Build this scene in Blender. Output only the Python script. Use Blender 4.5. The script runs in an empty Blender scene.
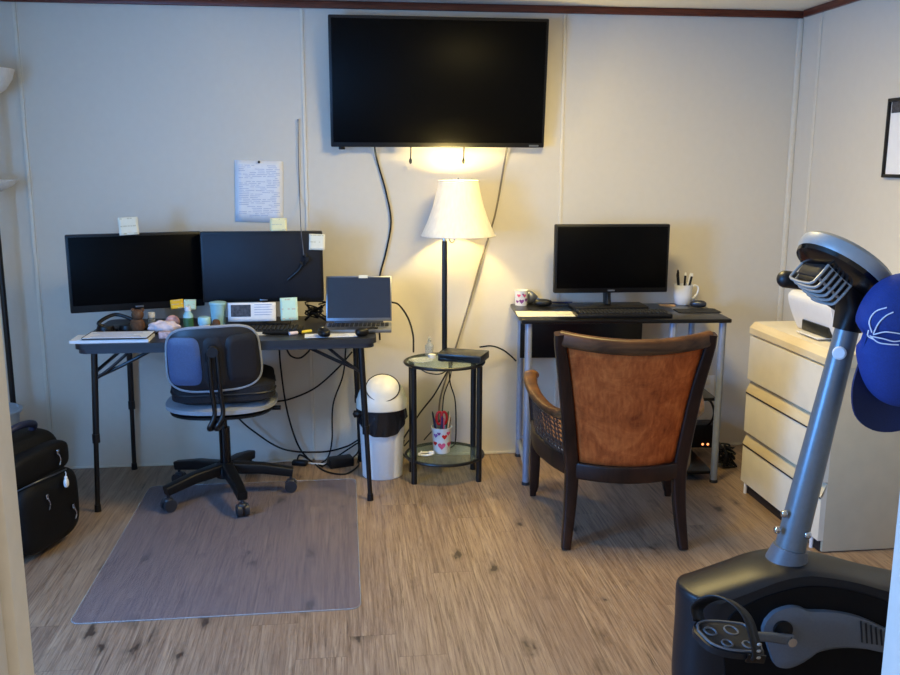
import bpy, bmesh, math, random
from mathutils import Vector as V, Matrix as M
C = bpy.context.scene.collection
PI = math.pi
random.seed(4)

# ------------------------------------------------------------------ camera
F_PX, PITCH, YAW, ROLL, CAM_H, CAM_D = 900.0, .1919, .1168, .0018, 1.4529, 4.3269
_cy, _sy, _cp, _sp = math.cos(YAW), math.sin(YAW), math.cos(PITCH), math.sin(PITCH)
_fw = V((_sy*_cp, _cy*_cp, -_sp)); _r0 = V((_cy, -_sy, 0)); _u0 = _r0.cross(_fw)
_r = _r0*math.cos(ROLL) + _u0*math.sin(ROLL); _u = -_r0*math.sin(ROLL) + _u0*math.cos(ROLL)
CAM = V((0, -CAM_D, CAM_H))
cam_data = bpy.data.cameras.new('camera'); cam = bpy.data.objects.new('camera', cam_data); C.objects.link(cam)
cam_data.sensor_width = 36; cam_data.lens = 36*F_PX/900; cam_data.clip_start = .02
cam.matrix_world = M(((_r.x, _u.x, -_fw.x, CAM.x), (_r.y, _u.y, -_fw.y, CAM.y), (_r.z, _u.z, -_fw.z, CAM.z), (0, 0, 0, 1)))
bpy.context.scene.camera = cam

def at(x, y, axis, v):
    """the room point on the plane axis = v that was measured at this spot of the photograph"""
    d = _r*((x-450)/F_PX) - _u*((y-337.5)/F_PX) + _fw
    i = 'xyz'.index(axis)
    return CAM + d*((v-CAM[i])/d[i])

# ------------------------------------------------------------------ light and exposure
SKY_C, SKY_E = (1.0, .90, .78), 0.62
WIN_C, WIN_E = (.115, .38, 1.0), 116
LAMP_C, LAMP_E = (1.0, .77, .27), 480
FILL_C, FILL_E = (1.0, .77, .30), 30  # colour and strength of the added overhead fill
w = bpy.data.worlds.new('world'); bpy.context.scene.world = w; w.use_nodes = True
w.node_tree.nodes['Background'].inputs[0].default_value = SKY_C + (1,)
w.node_tree.nodes['Background'].inputs[1].default_value = SKY_E
vs = bpy.context.scene.view_settings
vs.view_transform = 'Standard'; vs.look = 'None'; vs.gamma = 1; vs.use_curve_mapping = False
vs.exposure = 0.3

def area(name, loc, direction, sx, sy, energy, color):
    d = bpy.data.lights.new(name, 'AREA'); d.shape = 'RECTANGLE'; d.size = sx; d.size_y = sy
    d.energy = energy; d.color = color
    o = bpy.data.objects.new(name, d); C.objects.link(o); o.location = loc
    o.rotation_euler = V(direction).to_track_quat('-Z', 'Y').to_euler()
    return o
WIN = (-3.35, -2.35, .75, 1.80)                    # the window in the left wall: y0, y1, z0, z1
area('window_daylight', (-2.03, (WIN[0]+WIN[1])/2, (WIN[2]+WIN[3])/2), (1, 0, 0), WIN[3]-WIN[2]-.1, WIN[1]-WIN[0]-.1, WIN_E, WIN_C)
area('added_warm_fill', (.80, -1.33, 2.10), (0, 0, -1), .4, .4, FILL_E, FILL_C)  # unseen warm fill, added to brighten the right wall and floor

# ------------------------------------------------------------------ materials
def s2l(c):
    c = c/255
    return c/12.92 if c <= .04045 else ((c+.055)/1.055)**2.4
def rgb(*c): return tuple(s2l(x) for x in c) + (1,)
class NT:
    def __init__(s, name):
        s.m = bpy.data.materials.new(name); s.m.use_nodes = True; s.t = s.m.node_tree
        s.b = s.t.nodes['Principled BSDF']; s.out = s.t.nodes['Material Output']
    def n(s, typ, **kw):
        x = s.t.nodes.new(typ)
        for k, v in kw.items(): setattr(x, k, v)
        return x
    def l(s, a, b): s.t.links.new(a, b)
    def math(s, op, a, b=None, c=None):
        x = s.n('ShaderNodeMath', operation=op)
        for i, q in enumerate((a, b, c)):
            if q is None: continue
            if isinstance(q, (int, float)): x.inputs[i].default_value = q
            else: s.l(q, x.inputs[i])
        return x.outputs[0]
    def coord(s, kind='Object'): return s.n('ShaderNodeTexCoord').outputs[kind]
    def noise(s, vec, scale, detail=3, rough=.5, dist=0):
        x = s.n('ShaderNodeTexNoise'); x.inputs['Scale'].default_value = scale; x.inputs['Detail'].default_value = detail
        x.inputs['Roughness'].default_value = rough; x.inputs['Distortion'].default_value = dist
        if vec is not None: s.l(vec, x.inputs['Vector'])
        return x.outputs[0]
    def mapping(s, vec, scale=(1, 1, 1)):
        x = s.n('ShaderNodeMapping'); x.inputs['Scale'].default_value = scale; s.l(vec, x.inputs[0]); return x.outputs[0]
    def ramp(s, fac, stops):
        x = s.n('ShaderNodeValToRGB'); e = x.color_ramp.elements
        while len(e) < len(stops): e.new(.5)
        for q, (p, c) in zip(e, stops): q.position = p; q.color = c
        s.l(fac, x.inputs[0]); return x.outputs[0]
    def mix(s, fac, a, b, blend='MIX'):
        x = s.n('ShaderNodeMix', data_type='RGBA', blend_type=blend)
        for i, q in ((0, fac), (6, a), (7, b)):
            if isinstance(q, (int, float, tuple)): x.inputs[i].default_value = q
            else: s.l(q, x.inputs[i])
        return x.outputs[2]
    def bump(s, h, strength, dist=.01):
        x = s.n('ShaderNodeBump'); x.inputs['Strength'].default_value = strength; x.inputs['Distance'].default_value = dist
        s.l(h, x.inputs['Height']); s.l(x.outputs[0], s.b.inputs['Normal'])
def mat(name, c, rough=.5, metal=0, var=.08, scale=40, bump=.05, spec=.5, stretch=(1, 1, 1), coat=0):
    t = NT(name); col = rgb(*c)
    t.b.inputs['Roughness'].default_value = rough; t.b.inputs['Metallic'].default_value = metal
    t.b.inputs['Specular IOR Level'].default_value = spec
    if coat: t.b.inputs['Coat Weight'].default_value = coat
    v = t.mapping(t.coord(), stretch)
    nz = t.noise(v, scale)
    lo = tuple(x*(1-var) for x in col[:3]) + (1,); hi = tuple(min(1, x*(1+var)) for x in col[:3]) + (1,)
    t.l(t.ramp(nz, [(.3, lo), (.7, hi)]), t.b.inputs['Base Color'])
    if bump: t.bump(nz, bump, .003)
    return t.m
def wood(name, dark, light, scale=8, stretch=(1, 1, 6), rough=.35):
    t = NT(name); v = t.mapping(t.coord(), stretch)
    nz = t.noise(v, scale, 6, .6, 1.5)
    t.l(t.ramp(nz, [(.3, rgb(*dark)), (.7, rgb(*light))]), t.b.inputs['Base Color'])
    t.b.inputs['Roughness'].default_value = rough; t.b.inputs['Specular IOR Level'].default_value = .3; t.bump(nz, .1, .002)
    return t.m
def clear(name, tint, opacity, rough=.1, body=(200, 205, 205)):
    """a see-through sheet: part clear, part pale glossy surface"""
    t = NT(name); t.b.inputs['Roughness'].default_value = rough
    nz = t.noise(t.coord(), 30)
    t.l(t.ramp(nz, [(.3, rgb(*[x*.93 for x in body])), (.7, rgb(*body))]), t.b.inputs['Base Color'])
    tr = t.n('ShaderNodeBsdfTransparent'); tr.inputs[0].default_value = rgb(*tint)
    mx = t.n('ShaderNodeMixShader'); mx.inputs[0].default_value = opacity
    t.l(tr.outputs[0], mx.inputs[1]); t.l(t.b.outputs[0], mx.inputs[2]); t.l(mx.outputs[0], t.out.inputs[0])
    return t.m
def emit(name, c, strength):
    c = c + (1,) if max(c) <= 1 else rgb(*c)
    t = NT(name); t.b.inputs['Base Color'].default_value = c
    nz = t.noise(t.coord(), 5)
    t.l(t.ramp(nz, [(0, c), (1, c)]), t.b.inputs['Emission Color']); t.b.inputs['Emission Strength'].default_value = strength
    return t.m

def floor_mat():
    t = NT('plank_floor'); sep = t.n('ShaderNodeSeparateXYZ'); t.l(t.coord(), sep.inputs[0])
    x, y = sep.outputs[0], sep.outputs[1]
    X = t.math('DIVIDE', t.math('ADD', x, 10.05), .152); col = t.math('FLOOR', X)
    wn = t.n('ShaderNodeTexWhiteNoise', noise_dimensions='1D'); t.l(col, wn.inputs['W'])
    Y = t.math('ADD', t.math('DIVIDE', y, 1.22), t.math('MULTIPLY', wn.outputs[0], 7.3)); row = t.math('FLOOR', Y)
    cb = t.n('ShaderNodeCombineXYZ'); t.l(col, cb.inputs[0]); t.l(row, cb.inputs[1])
    wi = t.n('ShaderNodeTexWhiteNoise', noise_dimensions='3D'); t.l(cb.outputs[0], wi.inputs['Vector']); pid = wi.outputs[0]
    def grain(sx, sy, sc, det=5, ro=.6, di=0):
        c = t.n('ShaderNodeCombineXYZ'); t.l(t.math('MULTIPLY', x, sx), c.inputs[0]); t.l(t.math('MULTIPLY', y, sy), c.inputs[1])
        t.l(t.math('MULTIPLY', pid, 37.0), c.inputs[2]); return t.noise(c.outputs[0], sc, det, ro, di)
    g1 = grain(16, 1.0, 1.6, 7, .66, 1.6); g2 = grain(95, 3.0, 1.5, 6, .75, .5); g3 = grain(3.2, .8, 1.3, 3, .5, .8); g4 = grain(22, 1.3, 1.1, 4, .6, 2.2)
    base = t.ramp(pid, [(0, rgb(128, 104, 86)), (.5, rgb(146, 122, 100)), (1, rgb(162, 138, 112))])
    s1 = t.ramp(g1, [(.30, rgb(92, 68, 52)), (.42, rgb(144, 119, 97)), (.58, rgb(160, 136, 112)), (.75, rgb(188, 164, 136))])
    c1 = t.mix(.7, base, s1)
    c2 = t.mix(t.math('MULTIPLY', t.ramp(g2, [(.34, (1, 1, 1, 1)), (.52, (0, 0, 0, 1))]), .75), c1, rgb(76, 56, 42))
    c2 = t.mix(t.math('MULTIPLY', t.ramp(g2, [(.56, (0, 0, 0, 1)), (.72, (1, 1, 1, 1))]), .35), c2, rgb(214, 190, 158))
    c2 = t.mix(t.math('MULTIPLY', t.ramp(g4, [(.27, (1, 1, 1, 1)), (.34, (0, 0, 0, 1))]), .75), c2, rgb(58, 42, 34))
    c3 = t.mix(t.math('MULTIPLY', t.ramp(g3, [(.4, (0, 0, 0, 1)), (.75, (1, 1, 1, 1))]), .35), c2, rgb(118, 98, 86))
    # knots
    kc = t.n('ShaderNodeCombineXYZ'); t.l(t.math('MULTIPLY', x, 7.5), kc.inputs[0]); t.l(t.math('MULTIPLY', y, 3.6), kc.inputs[1]); t.l(t.math('MULTIPLY', pid, 9.0), kc.inputs[2])
    wob = t.n('ShaderNodeVectorMath', operation='ADD'); t.l(kc.outputs[0], wob.inputs[0])
    nzv = t.n('ShaderNodeTexNoise'); nzv.inputs['Scale'].default_value = 4; t.l(kc.outputs[0], nzv.inputs['Vector'])
    sc_ = t.n('ShaderNodeVectorMath', operation='SCALE'); t.l(nzv.outputs[1], sc_.inputs[0]); sc_.inputs[3].default_value = .45
    t.l(sc_.outputs[0], wob.inputs[1])
    vo = t.n('ShaderNodeTexVoronoi'); vo.inputs['Scale'].default_value = 1.05; t.l(wob.outputs[0], vo.inputs['Vector'])
    kn = t.ramp(vo.outputs['Distance'], [(.07, (1, 1, 1, 1)), (.13, (.4, .4, .4, 1)), (.27, (0, 0, 0, 1))])
    c4 = t.mix(t.math('MULTIPLY', kn, .85), c3, rgb(46, 34, 28))
    # seams
    fx = t.math('FRACT', X); fy = t.math('FRACT', Y)
    ex = t.math('MINIMUM', fx, t.math('SUBTRACT', 1, fx)); ey = t.math('MULTIPLY', t.math('MINIMUM', fy, t.math('SUBTRACT', 1, fy)), 8)
    e = t.math('MINIMUM', ex, ey); sm = t.ramp(e, [(.004, (1, 1, 1, 1)), (.014, (0, 0, 0, 1))])
    c5 = t.mix(t.math('MULTIPLY', sm, .35), c4, rgb(70, 54, 44))
    t.l(c5, t.b.inputs['Base Color']); t.b.inputs['Roughness'].default_value = .42; t.b.inputs['Specular IOR Level'].default_value = .4
    t.bump(t.math('SUBTRACT', g2, t.math('MULTIPLY', sm, .6)), .12, .002)
    return t.m
def shade_mat(name, c, tl=.55):
    t = NT(name); nz = t.noise(t.mapping(t.coord(), (1, 1, .05)), 90)
    cc = t.ramp(nz, [(.3, rgb(*[x*.95 for x in c])), (.7, rgb(*c))])
    t.l(cc, t.b.inputs['Base Color']); t.b.inputs['Roughness'].default_value = .9
    tr = t.n('ShaderNodeBsdfTranslucent'); t.l(cc, tr.inputs[0])
    mx = t.n('ShaderNodeMixShader'); mx.inputs[0].default_value = tl
    t.l(t.b.outputs[0], mx.inputs[1]); t.l(tr.outputs[0], mx.inputs[2]); t.l(mx.outputs[0], t.out.inputs[0])
    return t.m
def velvet_mat():
    t = NT('rust_velvet'); v = t.coord()
    n1 = t.noise(v, 9, 6, .7, 1.2); n2 = t.noise(t.mapping(v, (1, 1, .2)), 90, 2)
    c = t.ramp(n1, [(.3, rgb(120, 50, 18)), (.5, rgb(176, 84, 34)), (.68, rgb(208, 112, 52))])
    t.l(t.mix(.25, c, t.ramp(n2, [(.3, rgb(130, 56, 20)), (.7, rgb(226, 124, 60))])), t.b.inputs['Base Color'])
    t.b.inputs['Roughness'].default_value = .85; t.b.inputs['Specular IOR Level'].default_value = .15; t.bump(n2, .15, .002)
    return t.m

MT = dict(
    floor=floor_mat(),
    wall=mat('beige_wall_panel', (214, 206, 190), .62, var=.012, scale=30, bump=.03),
    ceil=mat('white_ceiling', (238, 232, 216), .8, var=.02, scale=60, bump=.1),
    batten=mat('cream_batten', (222, 214, 196), .5, var=.03),
    brown_trim=wood('brown_trim_wood', (70, 32, 20), (122, 62, 42), 20, (.3, .3, 6)),
    white_trim=mat('white_trim_paint', (226, 224, 216), .45, var=.02),
    jamb=mat('beige_door_paint', (212, 206, 192), .45, var=.03),
    black=mat('black_plastic', (13, 13, 15), .42, var=.15, bump=.03, spec=.35),
    black_gloss=mat('black_gloss_plastic', (10, 10, 12), .18, var=.1, bump=0),
    black_metal=mat('black_powder_coat', (14, 14, 16), .35, var=.1, bump=.04),
    screen=mat('black_screen_glass', (4, 4, 5), .38, var=.1, bump=0, spec=.07),
    screen_matte=mat('dark_matte_screen', (20, 23, 32), .5, var=.06, bump=0, spec=.3),
    screen_laptop=mat('dark_laptop_screen', (24, 32, 50), .3, var=.05, bump=0, spec=.6),
    tabletop=mat('charcoal_tabletop', (36, 38, 42), .45, var=.1, scale=120, bump=.08),
    table_edge=mat('dark_table_edge', (40, 44, 52), .4, var=.08),
    paper=mat('white_paper', (236, 236, 236), .8, var=.02, bump=.02),
    paper_cream=mat('cream_paper', (240, 232, 206), .8, var=.03),
    ink=mat('grey_print', (168, 174, 196), .8, var=.1),
    faint_ink=mat('faint_pencil', (206, 200, 170), .8, var=.05),
    photo_ink=mat('dark_photo_print', (66, 66, 72), .6, var=.6, scale=90),
    note_yellow=mat('pale_yellow_note', (238, 228, 176), .8, var=.03),
    note_white=mat('off_white_note', (232, 228, 206), .8, var=.03),
    note_amber=mat('amber_note', (246, 190, 40), .7, var=.04),
    note_green=mat('pale_green_note', (206, 232, 206), .8, var=.03),
    grey_metal=mat('grey_aluminium', (130, 134, 142), .35, .8, var=.05),
    silver=mat('silver_blue_tube', (150, 160, 178), .35, .35, var=.05),
    chrome=mat('chrome', (210, 212, 216), .15, 1, var=.03, bump=0),
    dark_metal=mat('gunmetal', (70, 74, 82), .35, .7, var=.08),
    chair_black=mat('black_chair_vinyl', (22, 24, 30), .42, var=.15, scale=160, bump=.12),
    chair_lit=mat('window_lit_chair_fabric', (74, 92, 128), .5, var=.12, scale=220, bump=.15),  # blue fabric with the window's light put into its colour
    chair_grey=mat('light_grey_chair_plastic', (150, 154, 160), .45, var=.05),
    cushion=mat('black_cushion_fabric', (18, 18, 24), .85, var=.2, scale=120, bump=.3),
    caster=mat('dark_caster_plastic', (38, 40, 46), .35, var=.1),
    mat_clear=clear('clear_vinyl', (236, 234, 238), .12, .35, (196, 192, 204)),
    white_plastic=mat('white_plastic', (232, 230, 226), .4, var=.02),
    lid_cream=mat('ivory_plastic', (232, 226, 210), .4, var=.02),
    bag_film=clear('black_bag_film', (60, 60, 64), .75, .25, (30, 30, 34)),
    glass=clear('greenish_glass', (232, 242, 236), .12, .05, (180, 190, 184)),
    clear_plastic=clear('clear_plastic', (240, 244, 246), .3, .1, (226, 230, 232)),
    frosted=clear('frosted_plastic', (220, 230, 240), .6, .3, (196, 210, 222)),
    shade=shade_mat('cream_lamp_shade', (252, 246, 230), .13),
    shade_white=shade_mat('white_lamp_bowl', (252, 250, 246), .3),
    box_dark=mat('dark_box_plastic', (30, 32, 30), .35, var=.1),
    pink=mat('pink_print', (206, 84, 120), .5, var=.2),
    purple=mat('purple_print', (120, 60, 130), .5, var=.2),
    red=mat('red_plastic', (196, 24, 28), .4, var=.08),
    navy=mat('navy_plastic', (36, 44, 92), .4, var=.1),
    green=mat('green_plastic', (64, 110, 70), .4, var=.15),
    teal=mat('pale_teal_plastic', (170, 214, 216), .45, var=.05),
    brown=mat('brown_plush', (96, 64, 40), .9, var=.35, scale=60, bump=.4),
    tissue=mat('pink_white_tissue', (230, 208, 206), .9, var=.12, scale=50, bump=.3),
    orange=mat('orange_plastic', (230, 110, 60), .5, var=.05),
    yellow=mat('yellow_plastic', (226, 196, 60), .45, var=.05),
    desk_black=mat('black_desk_laminate', (12, 11, 12), .3, var=.12, scale=60, bump=.04, spec=.3),
    tan=mat('tan_card', (206, 160, 110), .7, var=.06),
    china=mat('white_china', (238, 240, 244), .22, var=.02, bump=0),
    walnut=wood('dark_walnut', (22, 11, 7), (58, 32, 20), 9, (1, 1, .25), .42),
    walnut_top=wood('worn_walnut', (44, 25, 14), (108, 72, 42), 12, (.3, 1, 1), .4),
    velvet=velvet_mat(),
    cane=mat('woven_cane', (70, 48, 34), .6, var=.2, scale=80),
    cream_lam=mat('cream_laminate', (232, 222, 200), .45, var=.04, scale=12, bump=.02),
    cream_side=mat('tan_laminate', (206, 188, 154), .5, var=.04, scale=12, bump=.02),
    lam_edge=wood('pale_oak_edge', (216, 194, 150), (232, 214, 176), 10, (1, .2, 1), .45),
    dark_gap=mat('dark_recess', (48, 34, 24), .8, var=.1),  # shade of gaps and recesses put into a colour; the notepad shares it
    bike_grey=mat('grey_bike_paint', (112, 118, 122), .34, .3, var=.05, scale=90, bump=.01),
    bike_dark=mat('dark_bike_plastic', (27, 28, 31), .42, var=.1, scale=160, bump=.06, spec=.35),
    bike_panel=mat('black_bike_panel', (9, 9, 11), .5, var=.1, scale=160, bump=.04, spec=.2),
    bike_mid=mat('slate_bike_plastic', (92, 96, 102), .45, var=.06, scale=160, bump=.05),
    bike_silver=mat('silver_bike_plastic', (158, 158, 154), .38, .1, var=.04),
    strap=mat('black_rubber', (20, 19, 20), .45, var=.15),
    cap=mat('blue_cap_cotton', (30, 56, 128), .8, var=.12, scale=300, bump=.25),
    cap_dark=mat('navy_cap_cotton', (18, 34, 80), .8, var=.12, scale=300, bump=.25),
    thread=mat('white_thread', (236, 238, 244), .8, var=.04),
    nylon=mat('black_nylon', (7, 7, 9), .65, var=.3, scale=150, bump=.25, spec=.25),
    nylon_sheen=mat('blue_sheen_nylon', (26, 34, 60), .4, var=.2, scale=150, bump=.2),  # black nylon with the window's blue sheen put into its colour
    led=emit('orange_led', (255, 150, 90), 2.0),
    skin_pad=mat('dark_grey_pad', (22, 23, 27), .7, var=.1),
)

# ------------------------------------------------------------------ mesh helpers
def rot(rz=0, rx=0, ry=0): return M.Rotation(rz, 3, 'Z') @ M.Rotation(ry, 3, 'Y') @ M.Rotation(rx, 3, 'X')
def cat(pts, k=6):
    P = [V(p) for p in pts]
    if len(P) < 3: return P
    out = []
    for i in range(len(P)-1):
        a = P[i-1] if i else P[0]*2-P[1]; b, c = P[i], P[i+1]; d = P[i+2] if i+2 < len(P) else P[-1]*2-P[-2]
        for j in range(k):
            t = j/k
            out.append(.5*((2*b)+(-a+c)*t+(2*a-5*b+4*c-d)*t*t+(-a+3*b-3*c+d)*t**3))
    return out+[P[-1]]
def rr(w, h, r=None, n=3):
    r = min(w, h)*.25 if r is None else r
    o = []
    for cx, cy, a0 in ((w/2-r, h/2-r, 0), (-w/2+r, h/2-r, 90), (-w/2+r, -h/2+r, 180), (w/2-r, -h/2+r, 270)):
        for i in range(n+1):
            a = math.radians(a0+90*i/n); o.append((cx+r*math.cos(a), cy+r*math.sin(a)))
    return o
class MB:
    def __init__(s): s.v = []; s.f = []
    def add(s, vs_, fs):
        b = len(s.v); s.v += [V(p) for p in vs_]; s.f += [tuple(i+b for i in f) for f in fs]; return s
    def box(s, c, size, rz=0, bev=0, R=None, seg=2):
        bm = bmesh.new(); bmesh.ops.create_cube(bm, size=1)
        for q in bm.verts: q.co = V((q.co.x*size[0], q.co.y*size[1], q.co.z*size[2]))
        if bev: bmesh.ops.bevel(bm, geom=bm.edges[:], offset=bev, segments=seg, affect='EDGES', profile=.5)
        R = R if R is not None else rot(rz); c = V(c)
        bm.verts.index_update()
        s.add([R @ q.co + c for q in bm.verts], [[q.index for q in f.verts] for f in bm.faces]); bm.free(); return s
    def cyl(s, p0, p1, r0, r1=None, n=16):
        return s.sweep([p0, p1], lambda t: [((r0+((r0 if r1 is None else r1)-r0)*t)*math.cos(2*PI*i/n), (r0+((r0 if r1 is None else r1)-r0)*t)*math.sin(2*PI*i/n)) for i in range(n)])
    def tube(s, pts, r, n=8, k=6, closed=False):
        P = cat(pts, k)
        rf = r if callable(r) else (lambda t: r)
        return s.sweep(P, lambda t: [(rf(t)*math.cos(2*PI*i/n), rf(t)*math.sin(2*PI*i/n)) for i in range(n)])
    def sweep(s, path, prof, up=None):
        P = [V(p) for p in path]; n = len(P); rings = []; A = None
        pf = prof if callable(prof) else (lambda t: prof)
        for i in range(n):
            T = (P[min(i+1, n-1)]-P[max(i-1, 0)]).normalized()
            if up is not None:
                A = V(up).cross(T)
                A = A.normalized() if A.length > 1e-6 else V((1, 0, 0))
            elif A is None:
                h = V((0, 0, 1)) if abs(T.z) < .9 else V((1, 0, 0)); A = h.cross(T).normalized()
            else:
                A = (A-T*A.dot(T)).normalized()
            B = T.cross(A); rings.append([P[i]+A*a+B*b for a, b in pf(i/(n-1))])
        m = len(rings[0]); vs_ = [p for r_ in rings for p in r_]; fs = []
        for i in range(n-1):
            for j in range(m): fs.append((i*m+j, i*m+(j+1) % m, (i+1)*m+(j+1) % m, (i+1)*m+j))
        fs.append(tuple(range(m))[::-1]); fs.append(tuple((n-1)*m+j for j in range(m)))
        return s.add(vs_, fs)
    def lathe(s, prof, c=(0, 0, 0), n=36, R=None, sx=1, sy=1):
        R = R if R is not None else M.Identity(3); c = V(c); vs_ = []; fs = []; m = len(prof)
        for i in range(n):
            a = 2*PI*i/n
            for r_, z in prof: vs_.append(R @ V((r_*math.cos(a)*sx, r_*math.sin(a)*sy, z))+c)
        for i in range(n):
            for j in range(m-1):
                a, b = i*m+j, ((i+1) % n)*m+j; fs.append((a, b, b+1, a+1))
        if prof[0][0] > 1e-6: fs.append(tuple(i*m for i in range(n))[::-1])
        if prof[-1][0] > 1e-6: fs.append(tuple(i*m+m-1 for i in range(n)))
        return s.add(vs_, fs)
    def surf(s, prof, c=(0, 0, 0), n=36, sx=1, sy=1):
        """a lathe without end caps"""
        k = len(s.f); s.lathe(prof, c, n, None, sx, sy)
        s.f = [f for f in s.f[:k]]+[f for f in s.f[k:] if len(f) == 4]; return s
    def prism(s, outline, depth, f3):
        """outline in 2D, f3(u, v, w) places it, w from 0 to depth"""
        n = len(outline); vs_ = [f3(u, v, 0) for u, v in outline]+[f3(u, v, depth) for u, v in outline]
        fs = [tuple(range(n))[::-1], tuple(range(n, 2*n))]+[(i, (i+1) % n, n+(i+1) % n, n+i) for i in range(n)]
        return s.add(vs_, fs)
    def shell(s, outline, f3, t, rings=6, puff=4, edge=.25):
        """a padded plate: outline scaled to its centre in rings, thickness t swelling inwards"""
        n = len(outline); vs_ = []; fs = []
        for sg in (1, -1):
            for k in range(rings):
                q = 1-k/rings
                wdt = t/2*(edge+(1-edge)*(max(0, 1-q**puff))**.5)
                vs_ += [f3(u*q, v*q, sg*wdt) for u, v in outline]
            vs_.append(f3(0, 0, sg*t/2))
        st = n*rings+1
        for h in (0, 1):
            o = h*st
            for k in range(rings-1):
                for i in range(n):
                    q = (o+k*n+i, o+k*n+(i+1) % n, o+(k+1)*n+(i+1) % n, o+(k+1)*n+i); fs.append(q if h == 0 else q[::-1])
            for i in range(n):
                q = (o+(rings-1)*n+i, o+(rings-1)*n+(i+1) % n, o+n*rings); fs.append(q if h == 0 else q[::-1])
        for i in range(n): fs.append((i, st+i, st+(i+1) % n, (i+1) % n))
        return s.add(vs_, fs)
    def blob(s, c, rx, ry, rz, e=2.0, R=None, nu=24, nv=14, fn=None):
        """superellipsoid; e > 2 is boxier"""
        R = R if R is not None else M.Identity(3); c = V(c); vs_ = []; fs = []
        sp = lambda x: math.copysign(abs(x)**(2/e), x)
        for j in range(nv+1):
            ph = -PI/2+PI*j/nv
            for i in range(nu):
                th = 2*PI*i/nu
                p = V((rx*sp(math.cos(ph))*sp(math.cos(th)), ry*sp(math.cos(ph))*sp(math.sin(th)), rz*sp(math.sin(ph))))
                if fn: p = fn(p)
                vs_.append(R @ p+c)
        for j in range(nv):
            for i in range(nu): fs.append((j*nu+i, j*nu+(i+1) % nu, (j+1)*nu+(i+1) % nu, (j+1)*nu+i))
        return s.add(vs_, fs)
    def quadgrid(s, nu, nv, f3):
        b = [f3(i/nu, j/nv) for j in range(nv+1) for i in range(nu+1)]
        return s.add(b, [(j*(nu+1)+i, j*(nu+1)+i+1, (j+1)*(nu+1)+i+1, (j+1)*(nu+1)+i) for j in range(nv) for i in range(nu)])
    def build(s, name, m, parent=None, loc=None, rz=0, world=False, angle=38, thick=0):
        vs_ = s.v
        if parent is not None and world:
            inv = parent.matrix_basis.inverted(); vs_ = [inv @ p for p in vs_]
            if parent.parent: raise ValueError('world parts hang on things only')
        elif parent is None and loc is not None and world:
            inv = (M.Translation(V(loc)) @ M.Rotation(rz, 4, 'Z')).inverted(); vs_ = [inv @ p for p in vs_]
        me = bpy.data.meshes.new(name); me.from_pydata([tuple(p) for p in vs_], [], s.f); me.update()
        bm = bmesh.new(); bm.from_mesh(me); bmesh.ops.remove_doubles(bm, verts=bm.verts, dist=1e-6)
        bmesh.ops.recalc_face_normals(bm, faces=bm.faces); bm.to_mesh(me); bm.free()
        for p in me.polygons: p.use_smooth = True
        me.set_sharp_from_angle(angle=math.radians(angle))
        me.materials.append(MT[m] if isinstance(m, str) else m)
        o = bpy.data.objects.new(name, me); C.objects.link(o)
        if parent is not None: o.parent = parent
        else:
            if loc is not None: o.location = loc
            o.rotation_euler = (0, 0, rz)
        if thick:
            q = o.modifiers.new('solid', 'SOLIDIFY'); q.thickness = thick; q.offset = 0
        return o
def thing(name, label, category, loc=(0, 0, 0), rz=0, group=None):
    o = bpy.data.objects.new(name, None); C.objects.link(o); o.empty_display_size = .05
    o.matrix_basis = M.Translation(V(loc)) @ M.Rotation(rz, 4, 'Z')
    o['label'] = label; o['category'] = category
    if group: o['group'] = group
    return o
def tag(o, label, category, group=None):
    o['label'] = label; o['category'] = category
    if group: o['group'] = group
    return o
def struct(o): o['kind'] = 'structure'; return o
def child(o, label): o['label'] = label; return o
def dup(root, loc, rz, label):
    r_ = root.copy(); C.objects.link(r_); r_.matrix_basis = M.Translation(V(loc)) @ M.Rotation(rz, 4, 'Z'); r_['label'] = label
    for a in list(root.children):
        c_ = a.copy(); C.objects.link(c_); c_.parent = r_
        for b in list(a.children):
            d = b.copy(); C.objects.link(d); d.parent = c_
    return r_

# ------------------------------------------------------------------ the room
XL, XR, YF, ZC = -1.95, 2.215, -3.45, 2.172
struct(MB().box(((XL+XR)/2, -2.9, -.03), (XR-XL+.4, 6.2, .06)).build('floor', 'floor'))
struct(MB().box(((XL+XR)/2, YF/2, ZC+.03), (XR-XL+.4, -YF+.5, .06)).build('ceiling', 'ceil'))
struct(MB().box(((XL+XR)/2, .05, ZC/2), (XR-XL+.2, .1, ZC)).build('wall_back', 'wall'))
struct(MB().box((XR+.05, YF/2-.05, ZC/2), (.1, -YF+.1, ZC)).build('wall_right', 'wall'))
y0, y1, z0, z1 = WIN
wl = MB()
wl.box((XL-.05, (y1+0)/2, ZC/2), (.1, -y1, ZC)); wl.box((XL-.05, (YF-.1+y0)/2, ZC/2), (.1, y0-YF+.1, ZC))
wl.box((XL-.05, (y0+y1)/2, z0/2), (.1, y1-y0, z0)); wl.box((XL-.05, (y0+y1)/2, (z1+ZC)/2), (.1, y1-y0, ZC-z1))
struct(wl.build('wall_left', 'wall'))
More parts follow.
